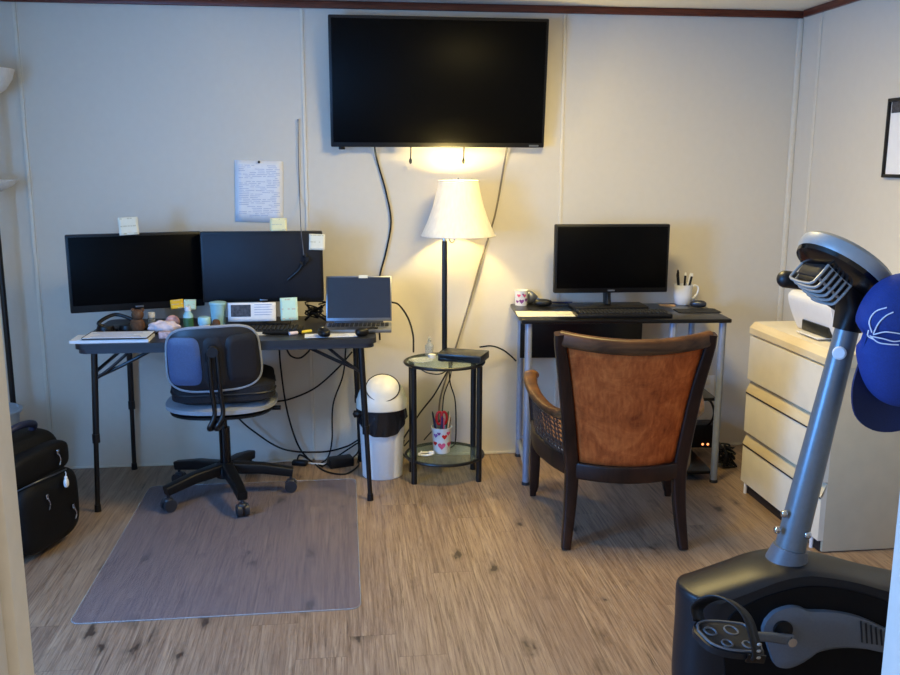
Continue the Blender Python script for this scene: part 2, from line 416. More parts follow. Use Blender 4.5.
# front wall with the doorway the photograph was taken through
JL, JR = -.328, .604
wf = MB()
wf.box(((XL+JL-.03)/2, YF-.06, ZC/2), (JL-.03-XL, .1, ZC)); wf.box(((JR+.03+XR)/2, YF-.06, ZC/2), (XR-JR-.03, .1, ZC))
wf.box(((JL+JR)/2, YF-.06, (2.06+ZC)/2), (JR-JL+.06, .1, ZC-2.06))
struct(wf.build('wall_front', 'wall'))
dj = MB()
for x, sg in ((JL, -1), (JR, 1)):
    dj.box((x+sg*.012, YF-.06, 1.02), (.024, .125, 2.04), bev=.002)
    dj.box((x-sg*.005, YF-.03, 1.02), (.012, .036, 2.04), bev=.002)           # door stop
    dj.box((x+sg*.035, YF-.006, 1.03), (.06, .014, 2.06), bev=.003); dj.box((x+sg*.035, YF-.118, 1.03), (.06, .014, 2.06), bev=.003)
dj.box(((JL+JR)/2, YF-.06, 2.052), (JR-JL+.08, .125, .024), bev=.002)
struct(dj.build('trim_doorway', 'jamb'))
# window in the left wall
wn = MB()
yc, zc = (y0+y1)/2, (z0+z1)/2
for z in (z0, zc, z1): wn.box((XL-.03, yc, z), (.05, y1-y0+.06, .045), bev=.004)
for y in (y0, y1): wn.box((XL-.03, y, zc), (.05, .045, z1-z0), bev=.004)
win = struct(wn.build('window_1', 'white_trim'))
MB().box((XL-.03, yc, zc), (.004, y1-y0-.04, z1-z0-.04)).build('window_pane', clear('window_glass', (250, 252, 252), .05, .02), win)
# trim under the ceiling
struct(MB().box(((XL+XR)/2, -.009, 2.1535), (XR-XL, .018, .033), bev=.004).build('trim_back', 'brown_trim'))
struct(MB().box((XR-.009, YF/2-.02, 2.1535), (.018, -YF-.04, .033), bev=.004).build('trim_right', 'brown_trim'))
struct(MB().box((XL+.009, YF/2-.02, 2.1535), (.018, -YF-.04, .033), bev=.004).build('trim_left', 'brown_trim'))
cl = thing('added_fill_panel', 'added flat square panel for the warm fill above the room', 'ceiling light', (.80, -1.33, ZC))  # unseen panel, added to go with the warm fill
MB().box((0, 0, -.03), (.46, .46, .056), bev=.006).build('housing', 'white_trim', cl)
# panel seams
for i, (x, wd) in enumerate(((-1.412, .016), (-.172, .014), (1.046, .014))):
    b = MB().box((x, -.003, 1.068), (wd, .006, 2.136), bev=.0015)
    b.box((x+wd/2+.004, -.001, 1.068), (.004, .002, 2.136))
    struct(b.build('trim_%d' % (i+1), 'batten'))
b = MB().box((XR-.012, -.012, 1.068), (.024, .024, 2.136), bev=.006)
struct(b.build('trim_4', 'batten'))
b = MB().box((XR-.003, -.19, 1.068), (.006, .02, 2.136), bev=.002)
struct(b.build('trim_5', 'batten'))
struct(MB().box(((XL+XR)/2, -.003, .006), (XR-XL, .006, .012), bev=.002).build('baseboard_back', 'batten'))

# ------------------------------------------------------------------ television on the wall
tvx = .4465; tv = thing('television', 'large black flat television hanging high on the back wall', 'television', (tvx, -.08, 1.81))
TR = rot(0, math.radians(6))
TW, TH = .998, .575
b = MB().box((0, .0, 0), (TW, .03, TH), bev=.006, R=TR); b.build('bezel', 'black', tv)
MB().box(TR @ V((0, -.0153, .004)), (TW-.024, .002, TH-.034), bev=.0005, R=TR).build('screen', 'screen', tv)
MB().box(TR @ V((0, .025, -.02)), (TW*.62, .03, TH*.62), bev=.012, R=TR).build('rear_housing', 'black', tv)
MB().box((0, .066, 0), (.4, .022, .42), bev=.003).build('wall_bracket', 'black_metal', tv)
MB().box(TR @ V((TW/2-.05, -.0165, -TH/2+.009)), (.045, .002, .008), R=TR).build('logo', 'grey_metal', tv)
MB().box(TR @ V((-TW/2+.05, -.004, -TH/2-.006)), (.03, .016, .012), bev=.003, R=TR).build('infrared_window', 'black_gloss', tv)
for px in (411, 464):
    p = at(px, 148, 'y', -.06); q = at(px-.5, 161, 'y', -.06)
    b = MB().tube([p+V((0, 0, .02)), (p+q)/2, q], .0035, 6); b.blob(q, .007, .007, .014); b.build('pull_cord', 'black', tv, world=True)

def cord(name, label, pts, r=.004, m='black', cat_='cable', group=None):
    P = [at(x, y, 'y', yy) if len(q) == 3 else V(q[:3]) for q in pts for x, y, yy in [q[:3]]]
    o = MB().tube(P, r, 6, 8).build(name, m, loc=P[-1], world=True)
    return tag(o, label, cat_, group)
WY = -.012
cord('television_cable', 'black cord hanging from the left underside of the television behind the laptop', [(374, 140, -.05), (377, 160, WY), (386, 192, WY), (391, 222, WY), (386, 252, WY), (380, 275, WY), (378, 300, WY), (380, 340, WY)], .0045)
cord('coaxial_cable', 'pale grey cable running from the television down behind the lamp shade', [(508, 140, -.05), (504, 165, WY), (495, 215, WY), (481, 260, WY), (470, 300, WY), (458, 340, WY), (448, 372, WY), (440, 400, WY), (438, 430, WY)], .0045, mat('grey_cable', (120, 112, 98), .5))

# ------------------------------------------------------------------ papers and notes on the wall
def sheet(name, label, category, p, wd, ht, m, rz=0, tilt=0, roll=0, group=None, lines=0, curl=0.0, ink='ink'):
    """upright sheet, p is its centre, facing the room"""
    R = rot(rz) @ M.Rotation(tilt, 3, 'X') @ M.Rotation(roll, 3, 'Y')
    b = MB(); b.quadgrid(6, 6, lambda u, v: V(p)+R @ V(((u-.5)*wd, -curl*(1-v)**2, (v-.5)*ht)))
    o = b.build(name, m, loc=p, world=True, thick=.0006); tag(o, label, category, group)
    if lines:
        k = MB()
        for i in range(lines):
            z = ht*(.42-.84*i/max(1, lines-1)); x = -.42*wd
            while x < .38*wd:
                l_ = random.uniform(.05, .22)*wd
                if random.random() < .7:
                    hh = ht*.2/lines
                    k.quadgrid(1, 1, lambda u, v: R @ V((min(x+u*l_, .44*wd), -.0012-curl*(.5-z/ht)**2, z+(v-.5)*hh)))
                x += l_+.03*wd
        k.build('lettering', ink, o)
    return o
pp = at(259, 191.5, 'y', -.004)
sh = sheet('notice_sheet', 'white printed sheet pinned to the wall above the dual monitors', 'paper', pp, .219, .283, 'paper', roll=.03, lines=30)
pin = at(259, 162, 'y', -.008)
tag(MB().cyl(pin+V((0, .006, 0)), pin+V((0, -.006, 0)), .004, .003, 10).blob(pin+V((0, -.006, 0)), .006, .004, .006, nu=10, nv=6).build('push_pin', 'black', loc=pin, world=True), 'small black push pin at the top of the white wall sheet', 'pin')

# ------------------------------------------------------------------ folding table
ZL = .73
ft = thing('folding_table', 'long charcoal folding table with black tube legs against the back wall', 'table', (-.485, -.32, 0))
b = MB(); ol = rr(1.222, .6, .04, 5)
b.prism(ol, .022, lambda u, v, w_: V((u, v, ZL-.022+w_))); b.build('tabletop', 'tabletop', ft)
b = MB(); ol2 = rr(1.2, .59, .04, 5)
b.prism(ol2, .019, lambda u, v, w_: V((u, v, ZL-.041+w_))); b.build('apron', 'table_edge', ft)
for sx in (-1, 1):
    for sy in (-1, 1):
        top = V((sx*.545, -.245, ZL-.042)) if sy < 0 else V((sx*.525, .27, ZL-.042)); bot = V((sx*.575, -.255, 0.0)) if sy < 0 else V((sx*.542, .28, 0.0)); mid = bot+(top-bot)*.45
        lg = MB().cyl(mid, top, .0135, n=12).cyl(bot+V((0, 0, .012)), mid+V((0, 0, .03)), .0105, n=12).build('leg', 'black_metal', ft)
        MB().cyl(bot, bot+V((0, 0, .03)), .0145, .013, 12).build('rubber_foot', 'black', lg)
        MB().cyl(mid-V((0, 0, .008)), mid+V((0, 0, .03)), .016, n=12).build('collar', 'black_metal', lg)
        h = bot+(top-bot)*.83
        MB().tube([h, h+V((-sx*.07, 0, .05)), V((sx*.40, sy*.245, ZL-.040))], .0065, 8, 3).build('brace', 'black_metal', ft)
    h = V((sx*.548, 0, .60))
    MB().cyl((sx*.549, -.25, .6), (sx*.549, .25, .6), .008, n=10).build('crossbar', 'black_metal', ft)
    MB().tube([V((sx*.552, -.24, .575)), V((sx*.44, -.23, .625)), V((sx*.31, -.22, ZL-.040))], .0075, 8, 3).build('fold_brace', 'black_metal', ft)

# ------------------------------------------------------------------ monitors
def monitor(name, label, cx, yy, z0_, z1_, wd, scr, chin=.022, desk=ZL, rz=0, base=(.22, .17), bx=0):
    zc_ = (z0_+z1_)/2; h = z1_-z0_
    t = thing(name, label, 'monitor', (cx, yy, desk), rz); zz = zc_-desk
    MB().box((0, .018, zz), (wd, .035, h), bev=.006).build('bezel', 'black', t)
    MB().box((0, -.0005, zz+(chin-.01)/2), (wd-.022, .003, h-chin-.012), bev=.0008).build('screen', scr, t)
    MB().box((0, .05, zz-.01), (wd*.5, .035, h*.5), bev=.012).build('rear_housing', 'black', t)
    MB().sweep([V((bx, .06, .012)), V((bx, .075, .06)), V((bx, .07, zz-.03))], rr(.075, .022, .006)).build('stand_neck', 'black', t)
    MB().box((bx, .055, .008), (base[0], base[1], .016), bev=.005).build('stand_base', 'black', t)
    MB().box((.0, -.0015, zz-h/2+chin*.5), (.034, .002, .007), bev=.0006).build('logo', 'grey_metal', t)
    return t
m1 = monitor('computer_monitor', 'black monitor on the folding table beside the floor lamp, glossy dark screen', -.893, -.315, .820, 1.153, .558, 'screen', .03, rz=.30, base=(.22, .13))
m2 = monitor('computer_monitor', 'dark slate screened monitor on the folding table beside the laptop', -.362, -.29, .842, 1.155, .53, 'screen_matte', .016, rz=-.015, base=(.22, .12))

# sticky notes
def note(label, px, py, yy, m, wd=.075, ht=.075, roll=0, rz=0, tilt=0, lines=3, curl=.004):
    p = at(px, py, 'y', yy)
    return sheet('sticky_note', label, 'sticky note', p, wd, ht, m, roll=roll, rz=rz, tilt=tilt, lines=lines, curl=curl, ink='faint_ink', group='sticky notes on the desk screens')
note('pale yellow sticky note on the top edge of the glossy black monitor', 128.5, 226, -.337, 'note_white', .08, .075, -.04, .30)
note('pale yellow sticky note on top edge of the monitor, just below the wall sheet', 278.5, 224.5, -.294, 'note_yellow', .072, .055)
note('off white sticky note on the top corner of the monitor nearest the laptop', 317, 242, -.298, 'note_white', .07, .07, .04)
note('amber sticky note on the lower edge of the glossy black monitor', 177, 304, -.287, 'note_amber', .056, .04, -.06, .3)
note('pale grey green sticky note stuck beside the amber note', 190, 304.5, -.272, 'note_green', .052, .045, .05, .3)
note('tall pale green note leaning on the keyboard before the monitor', 289, 309, -.37, 'note_green', .075, .1, -.03, 0, -.2)

# ------------------------------------------------------------------ things on the folding table
def flat(name, label, category, px, py, z, wd, dp, m, rz=0, th=.002, group=None, lines=0, bev=0):
    p = at(px, py, 'z', z); b = MB().box((0, 0, th/2), (wd, dp, th), bev=bev)
    o = b.build(name, m, loc=(p.x, p.y, z), rz=rz); tag(o, label, category, group)
    if lines:
        k = MB()
        for i in range(lines):
            v = dp*(.4-.8*i/max(1, lines-1))
            k.box((random.uniform(-.05, .05)*wd, v, th+.0004), (wd*random.uniform(.5, .8), dp*.22/lines, .0006))
        k.build('lettering', 'ink', o)
    return o
flat('paper_stack', 'flat stack of white papers on the left front corner of the folding table', 'papers', 113, 340, ZL, .31, .13, 'paper', .0, .012)
flat('notepad', 'white topped dark notepad lying on the paper stack', 'notepad', 119, 336, ZL+.0125, .26, .14, 'dark_gap', -.02, .008)
flat('paper_sheet', 'white sheet lying on the dark notepad', 'paper', 119, 335, ZL+.021, .255, .138, 'paper', -.02, .002, lines=5)
flat('paper_sheet', 'white printed sheet under the black mouse before the laptop', 'paper', 331, 335.5, ZL, .22, .08, 'paper', .02, .0015, lines=5)
flat('envelope_stack', 'small stack of white slips right behind the office chair back', 'papers', 259, 334, ZL, .09, .06, 'paper', .1, .014, lines=2)
def keyboard(label, p, rz, wd=.44, dp=.135, desk=ZL):
    t = thing('keyboard', label, 'keyboard', p, rz)
    MB().box((0, 0, .009), (wd, dp, .018), bev=.005).build('case', 'black', t)
    k = MB()
    rows = 5; cols = int(wd/.0195)
    for j in range(rows):
        for i in range(cols):
            k.box((-wd/2+.016+i*(wd-.03)/cols+.004, -dp/2+.02+j*(dp-.03)/rows, .021), (.0145, .0165, .008), bev=.0015, seg=1)
    ko = k.build('keys', 'skin_pad', t)
    return t
kp = at(255, 326, 'z', ZL)
keyboard('black keyboard on the folding table in front of the dark slate monitor', (kp.x, -.425, ZL), -.03)
kr = at(622, 309, 'z', .77)

def mouse(label, p, rz, m='black', s=1):
    t = thing('computer_mouse', label, 'mouse', p, rz)
    MB().blob((0, 0, .017), .031*s, .055*s, .018, 2.5).build('shell', m, t)
    MB().cyl((-.004, .028*s, .031), (.004, .028*s, .031), .007, n=12).build('scroll_wheel', 'grey_metal', t)
    return t
mouse('black mouse on the white sheet before the laptop', (-.094, -.56, ZL+.0022), .3, s=.8)

# laptop
lp = at(358, 320, 'z', ZL); lap = thing('laptop', 'open grey laptop with blank dark screen on the folding table corner', 'laptop', (.058, -.315, ZL), -.06)
MB().box((0, -.092, .009), (.295, .19, .014), bev=.004).build('base', 'grey_metal', lap)
k = MB()
for j in range(5):
    for i in range(14): k.box((-.125+i*.0193, -.03-j*.0165, .0175), (.016, .0138, .003), bev=.0007, seg=1)
k.build('keys', 'black', lap)
MB().box((0, -.145, .0165), (.09, .05, .001)).build('touchpad', 'dark_metal', lap)
LR = M.Rotation(math.radians(-14), 3, 'X')
lid = MB().box(LR @ V((0, .0, .104))+V((0, .012, .018)), (.295, .006, .205), bev=.003, R=LR).build('lid', 'grey_metal', lap)
MB().box(LR @ V((0, -.0035, .108))+V((0, .012, .018)), (.284, .002, .184), R=LR).build('screen', 'screen_laptop', lap)
MB().box(LR @ V((.02, -.0048, .203))+V((0, .012, .018)), (.04, .002, .014), R=LR).build('camera_cover', 'note_white', lap)
MB().box((0, -.003, .0175), (.22, .016, .012), bev=.004).build('hinge', 'dark_metal', lap)

# clutter behind the office chair
def lathe_thing(name, label, category, p, prof, m, group=None, n=24, sx=1, sy=1):
    return tag(MB().lathe(prof, n=n, sx=sx, sy=sy).build(name, m, loc=p), label, category, group)
def onl(px, py, dz=0): q = at(px, py, 'z', ZL); return (q.x, q.y, ZL+dz)
q = onl(138, 332.5); t = thing('plush_toy', 'small brown plush toy before the glossy black monitor stand', 'toy', q)
MB().blob((0, 0, .032), .032, .026, .033, 2.2).build('body', 'brown', t)
hd = MB().blob((.004, -.004, .078), .026, .024, .024).build('head', 'brown', t)
for sx in (-1, 1): MB().blob((.004+sx*.02, 0, .098), .009, .006, .009, nu=10, nv=8).build('ear', 'brown', hd)
q = onl(152, 329); t = thing('pill_bottle', 'little white capped bottle right of the brown plush toy', 'bottle', q)
MB().lathe([(.001, 0), (.017, .001), (.018, .045), (.012, .05), (.012, .054)]).build('body', 'clear_plastic', t)
MB().lathe([(.015, .052), (.016, .053), (.016, .072), (.014, .075), (0.0, .075)]).build('cap', 'white_plastic', t)
q = onl(117, 333); t = thing('headset', 'black headset lying folded under the glossy black monitor', 'headset', q, .3)
for sx in (-1, 1): MB().lathe([(0, 0), (.034, .0), (.039, .014), (.033, .034), (0, .037)], (sx*.045, 0, 0), 20).build('ear_cup', 'black', t)
MB().tube([V((-.05, .0, .03)), V((-.07, .0, .05)), V((0, .035, .075)), V((.07, .0, .05)), V((.05, 0, .03))], .008, 8).build('headband', 'black', t)
q = onl(166, 333); tag(MB().blob((-.01, 0, .026), .066, .035, .028, 2.0, nu=40, nv=24, fn=lambda p: p*(1+.14*math.sin(p.x*120)*math.cos(p.y*130+p.z*110))).build('tissue_bunch', 'tissue', loc=q), 'crumpled pink and white tissue bundle behind the office chair', 'tissue')
q = onl(165, 338); tag(MB().box((0, 0, .014), (.05, .035, .028), bev=.004).build('patterned_tin', mat('floral_tin', (196, 170, 172), .5, var=.35, scale=90), loc=(q[0], q[1], ZL), rz=.2), 'small pale floral tin between the paper stack and the tissue', 'tin')
q = onl(189, 331); t = thing('spray_bottle', 'green labelled clear bottle behind the office chair', 'bottle', q)
MB().lathe([(.001, 0), (.02, .001), (.021, .07), (.012, .085), (.012, .09)]).build('body', 'teal', t)
MB().lathe([(.0215, .02), (.0215, .06)]).build('label', 'green', t)
MB().lathe([(.013, .088), (.014, .089), (.013, .11), (0, .112)]).build('cap', 'white_plastic', t)
q = onl(205, 336); t = thing('lotion_jar', 'short white lidded jar just above the office chair back', 'jar', q)
MB().lathe([(.001, 0), (.022, .001), (.023, .05), (.02, .054)]).build('body', 'white_plastic', t)
MB().lathe([(.025, .052), (.026, .054), (.026, .078), (.023, .082), (0, .082)]).build('lid', 'teal', t)
q = onl(219, 330); t = thing('water_cup', 'pale teal plastic cup standing before the dark slate monitor', 'cup', q)
MB().lathe([(.001, 0), (.027, .001), (.034, .11), (.036, .115), (.033, .115), (.026, .004), (0, .004)]).build('body', 'teal', t)
MB().lathe([(.036, .113), (.0375, .116), (.036, .124), (.02, .127), (0, .127)]).build('lid', 'teal', t)
q = onl(217, 335); q = (q[0], q[1]-.01, q[2]); tag(MB().blob((0, 0, .035), .018, .016, .035, 3).build('wooden_figure', 'brown', loc=q), 'small brown wooden block figure before the pale teal cup', 'ornament')
p = at(252, 312, 'y', -.385); cd = sheet('photo_card', 'white card with a black and white photo below the slate monitor', 'card', p, .205, .082, 'paper', tilt=-.2)
k = MB(); R = M.Rotation(-.2, 3, 'X'); k.quadgrid(1, 1, lambda u, v: R @ V((-.09+u*.085, -.0012, -.02+v*.052))); k.build('photo_print', 'photo_ink', cd)
k = MB()
for i in range(5): k.quadgrid(1, 1, lambda u, v: R @ V((.01+u*random.choice((.06, .08, .075)), -.0012, .03-i*.011+v*.003)))
k.build('lettering', 'ink', cd)
p = onl(301, 334); q = V(p)
t = thing('highlighter', 'yellow highlighter with an orange cap lying near the mouse', 'pen', (q.x, q.y, ZL+.008), .55)
MB().cyl((-.02, 0, 0), (.05, 0, 0), .007, n=12).build('barrel', 'yellow', t); MB().cyl((-.055, 0, 0), (-.018, 0, 0), .008, n=12).build('cap', 'tissue', t)
t = thing('phone_earpiece', 'small black clip-on headset by the laptop front corner', 'headset', onl(362, 336.2), .4)
MB().blob((0, 0, .018), .03, .022, .018, 2.4).build('body', 'black', t); MB().tube([V((.01, 0, .025)), V((.05, .012, .03)), V((.085, .03, .024))], .005, 8).build('boom', 'black', t)
q = onl(173, 329); tag(MB().blob((0, 0, .031), .031, .03, .031).build('foam_ball', mat('peach_foam', (240, 178, 164), .8, var=.06, scale=60, bump=.2), loc=q), 'round peach foam ball behind the pink and white tissue bundle', 'ball')
# tangle of cables between monitor and laptop
P0 = V(onl(316, 322, .01))
b = MB()
for i in range(7):
    rnd = random.Random(i); b.tube([P0+V((rnd.uniform(-.05, .05), rnd.uniform(-.03, .05), rnd.uniform(.0, .085))) for _ in range(5)], .0035, 6)
b.tube([P0+V((-.05, 0, 0)), P0+V((-.01, -.01, .03)), P0+V((.05, -.02, .0))], .006, 6)
tag(b.build('cable_bundle', 'black', loc=P0, world=True), 'black bundle of tangled cables between the slate monitor and the laptop', 'cables')
# cord hanging in front of the slate monitor
mY = -.305
b = MB().tube([at(298, 120, 'y', -.012), at(298.5, 160, 'y', -.012), at(300, 205, 'y', -.03), at(301, 229, 'y', mY+.005), at(302.5, 243, 'y', mY), at(304, 256, 'y', mY)], .0022, 6)
t = thing('hanging_cord', 'thin grey cord hanging down over the slate monitor with a black clip', 'cable', at(304, 258, 'y', mY))
b.build('cord', mat('grey_string', (96, 98, 104), .6), t, world=True)
b = MB()
for i in range(4): b.tube([at(303+i, 256-i, 'y', mY), at(309-i, 259+i, 'y', mY-.01), at(304, 265-i, 'y', mY-.006), at(300+i, 262, 'y', mY)], .0035, 6)
b.tube([at(304, 262, 'y', mY), at(298, 271, 'y', mY-.003), at(287.5, 280, 'y', mY)], .005, 8); b.build('clip', 'black', t, world=True)
q = at(298, 120, 'y', -.008); MB().cyl(q+V((0, .006, 0)), q+V((0, -.008, 0)), .004, n=8).build('nail', 'grey_metal', t, world=True)

# ------------------------------------------------------------------ office chair
oc = thing('office_chair', 'small black swivel office chair with one back panel tinted by window light on five casters', 'chair', (-.54, -.44, .0036))
MB().lathe([(.001, .085), (.045, .085), (.05, .1), (.045, .13), (.03, .15), (.001, .15)]).build('hub', 'black', oc)
MB().cyl((0, 0, .13), (0, 0, .31), .024, n=20).cyl((0, 0, .3), (0, 0, .40), .014, n=16).build('column', 'black_gloss', oc)
for k_ in range(5):
    a = math.radians(2+72*k_); d = V((math.cos(a), math.sin(a), 0))
    ar = MB().sweep([d*.03+V((0, 0, .125)), d*.16+V((0, 0, .115)), d*.29+V((0, 0, .09))], lambda t_: rr(.052-.010*t_, .05-.010*t_, .008), up=(0, 0, 1)).build('arm', 'black', oc)
    s_ = V((-d.y, d.x, 0)); q = d*.28
    cs = MB().cyl(q+V((0, 0, .05)), q+V((0, 0, .085)), .007, n=10)
    cs.cyl(q-s_*.024+V((0, 0, .027)), q-s_*.006+V((0, 0, .027)), .027, n=20).cyl(q+s_*.006+V((0, 0, .027)), q+s_*.024+V((0, 0, .027)), .027, n=20)
    cs.blob(q+V((0, 0, .046)), .022, .022, .014, 2.5, nu=14, nv=8)
    cs.build('caster', 'caster', ar)
# seat
ol = [(.235*math.copysign(abs(math.cos(a))**.8, math.cos(a)), .22*math.copysign(abs(math.sin(a))**.8, math.sin(a))) for a in [2*PI*i/40 for i in range(40)]]
MB().shell(ol, lambda u, v, w_: V((u+.0, v+.0, .432+w_)), .045, 6, 5, .35).build('seat', 'chair_grey', oc)
MB().shell([(u*.93, v*.93) for u, v in ol], lambda u, v, w_: V((u, v, .404+w_)), .02, 4, 8, .5).build('seat_pan', 'black', oc)
MB().box((0, 0, .385), (.13, .16, .03), bev=.008).build('mechanism', 'black_metal', oc)
MB().tube([V((.05, -.02, .4)), V((.15, -.03, .398)), V((.23, -.04, .402))], .006, 8).cyl((.2, -.037, .401), (.25, -.042, .403), .010, n=10).build('lever', 'black', oc)
# back: normal towards the viewer, turned a little
BA = .10; bc = V((.004, -.235, .665))
def bmap(u, v, w_):
    # u across, v up, w outwards (towards the rear of the chair); convex seen from behind
    a = u*1.7; R_ = .55
    x = R_*math.sin(u/R_); y = -(R_*math.cos(u/R_)-R_)-0
    n_ = V((math.sin(u/R_), -math.cos(u/R_), 0))
    p_ = V((x, R_*(1-math.cos(u/R_)), v))+n_*w_
    p_ = M.Rotation(math.radians(8), 3, 'X') @ p_
    p_ = M.Rotation(BA, 3, 'Z') @ (M.Rotation(-.03, 3, 'Y') @ p_)
    return bc+p_
def sq(wd, ht, e, top=1.0, n=44):
    o = []
    for i in range(n):
        a = 2*PI*i/n; u = wd/2*math.copysign(abs(math.cos(a))**(2/e), math.cos(a)); v = ht/2*math.copysign(abs(math.sin(a))**(2/e), math.sin(a))
        o.append((u*(1+(top-1)*(v/ht+.5)), v))
    return o
MB().shell(sq(.385, .268, 4, .93), lambda u, v, w_: bmap(u, v, w_-.008), .05, 7, 6, .5).build('backrest', 'chair_black', oc)
rim = [bmap(u, v, .0) for u, v in sq(.392, .275, 4, .93)]
MB().tube(rim+[rim[0]], .0065, 8, 2).build('back_rim', 'chair_grey', oc)
for sx, m_ in ((-1, 'chair_lit'), (1, 'chair_black')):  # left panel paler and bluer, window light put into its colour
    MB().shell(sq(.13, .205, 5, .97), lambda u, v, w_: bmap(u+sx*.112, v+.0, w_+.016), .026, 6, 5, .3).build('back_panel', m_, oc)
MB().shell(sq(.085, .22, 4), lambda u, v, w_: bmap(u, v-.01, w_+.012), .02, 5, 5, .3).build('spine_panel', 'chair_black', oc)
for dx in (-.014, .016):
    p0 = bmap(dx, .04, .04); p1 = bmap(dx, -.13, .05)
    MB().tube([p0, bmap(dx, -.06, .05), p1, V((p1.x+.005, p1.y+.005, .44)), V((dx*.9-.01, -.27, .385)), V((dx*.8, -.2, .372)), V((dx*.8, -.06, .392))], .0095, 10, 6).build('back_bar', 'black_metal', oc)
p0 = bmap(.0, .05, .03); d = (bmap(0, .05, .06)-p0).normalized()
MB().cyl(p0, p0+d*.03, .02, .022, 18).build('adjuster_knob', 'skin_pad', oc)
MB().cyl(p0-V((.02, -.02, -.02)), p0-V((.02, -.015, .05)), .014, n=12).build('knob_bracket', 'black', oc)
sc_ = MB(); sc_.shell(sq(.43, .43, 5), lambda u, v, w_: V((u, v, w_+.0)), .104, 6, 5, .55)
cu = sc_.build('seat_cushion', 'cushion', loc=(-.53, -.432, .5105), rz=.1); tag(cu, 'thick black cushion lying on the office chair seat', 'cushion')
MB().tube([V(p) for p in [(u, v, .0) for u, v in sq(.433, .433, 5)]], .004, 6, 1).build('piping', 'chair_black', cu)

# chair mat
mt = [at(80, 618, 'z', 0), at(358, 610.5, 'z', 0), at(366, 530, 'z', 0), at(366, 470, 'z', 0), at(178, 474, 'z', 0)]
b = MB(); A, B_ = mt[0], mt[1]
x0m, x1m, y0m, y1m = -.900, .03, -1.555, -.30
mo = [(p_[0]+(x0m+x1m)/2, p_[1]+(y0m+y1m)/2) for p_ in rr(x1m-x0m, y1m-y0m, .035, 6)]
b.prism(mo, .0025, lambda u, v, w_: V((u, v, w_+.0006)))
ml = b.build('chair_mat', 'mat_clear', loc=((x0m+x1m)/2, (y0m+y1m)/2, 0), world=True); tag(ml, 'clear plastic chair mat on the plank floor under the office chair', 'mat')
e_ = [V((u-(x0m+x1m)/2, v-(y0m+y1m)/2, .0025)) for u, v in mo]
MB().tube(e_+[e_[0]], .002, 6, 1).build('edge', 'clear_plastic', ml)

# ------------------------------------------------------------------ waste bin
wb = thing('waste_bin', 'tall white swing-lid waste bin beside the round glass side table', 'bin', (.157, -.26, 0))
MB().lathe([(.001, 0), (.088, 0), (.094, .006), (.108, .345), (.11, .35), (.104, .35), (.09, .012), (0, .012)], n=40, sx=1, sy=.82).build('body', 'white_plastic', wb)
MB().lathe([(.113, .332), (.118, .336), (.118, .372), (.113, .382), (.108, .40), (.096, .43), (.072, .455), (.036, .468), (0, .471)], n=40, sx=1, sy=.85).build('lid', 'lid_cream', wb)
RF = M.Rotation(math.radians(50), 3, 'X')
FB = V((.004, -.002, .400)); FD = .058
def flap(u, v, w_): return FB+RF @ V((u, v, FD+.018*(1-(u*u/.0056+v*v/.0045))+w_))
MB().shell([(.075*math.cos(a), .067*math.sin(a)) for a in [2*PI*i/36 for i in range(36)]], flap, .014, 6, 4, .4).build('flap', 'lid_cream', wb)
MB().tube([FB+RF @ V((.078*math.cos(a), .070*math.sin(a), FD+.001)) for a in [2*PI*i/36 for i in range(37)]], .0028, 6, 1).build('flap_gap', 'dark_gap', wb)
# liner folded over the rim
b = MB()
def lin(u, v):
    a = 2*PI*u; z = .338-(.05+.075*max(0, -math.sin(a))**1.5+.004*math.sin(5*a))*v
    r_ = .112+.006*v+.004*math.sin(14*a+3*v)*v
    return V((r_*math.cos(a), r_*.84*math.sin(a), z))
b.quadgrid(72, 6, lin); ln = b.build('bin_liner', 'bag_film', loc=(.157, -.26, 0)); tag(ln, 'thin black bin liner folded over the rim of the white bin', 'bag')
MB().blob((-.115, -.04, .315), .022, .016, .018, 2, fn=lambda p: p*(1+.1*math.sin(p.x*400))).build('knot', 'black', ln)

# ------------------------------------------------------------------ power brick and floor cords
q = at(343, 467, 'z', 0)
tag(MB().box((0, 0, .022), (.12, .07, .044), bev=.006).build('power_adapter', 'black', loc=(q.x-.012, q.y+.02, 0.0), rz=.28), 'black brick shaped power adapter on the floor by the bin', 'adapter')
q = at(300, 465, 'z', 0)
tag(MB().box((0, 0, .012), (.075, .035, .024), bev=.006).build('power_adapter', 'black', loc=(q.x, q.y, 0), rz=-.3), 'small black plug adapter on the floor below the table centre', 'adapter')
def fc(name, label, pts, r=.004, m='black', group=None):
    P = []
    for q in pts:
        if q[2] == 'f':
            a_ = at(q[0], q[1], 'z', r); a_.y = min(a_.y, -.012); P.append(a_)
        else: P.append(at(*q[:2], 'y', q[2]))
    b_ = MB().tube(P, r, 6, 8)
    for vv in b_.v:
        vv.z = max(vv.z, .001)
    return tag(b_.build(name, m, loc=(P[-1].x, P[-1].y, 0), world=True), label, 'cable', group)
G = 'black cords trailing from the folding table'
fc('extension_cord', 'white extension cord lying along the foot of the back wall', [(222, 462, 'f'), (262, 463, 'f'), (290, 460, 'f'), (318, 464, 'f'), (338, 463, 'f')], .0045, 'white_plastic')
fc('power_cable', 'black cord dropping straight from the table middle to the small adapter', [(279, 345, -.1), (281, 370, -.08), (287, 410, -.06), (298, 445, -.05), (312, 462, 'f'), (322, 466, 'f')], .0045, group=G)
fc('power_cable', 'black cord sagging from behind the chair back toward the bin', [(235, 415, -.1), (252, 430, -.08), (283, 449, -.06), (320, 452, -.06), (345, 447, -.08), (358, 440, -.1)], .0045, group=G)
fc('power_cable', 'black cord slanting from the laptop side down to the chair seat', [(352, 352, -.1), (338, 368, -.08), (315, 388, -.06), (290, 399, -.06), (272, 402, -.07)], .0045, group=G)
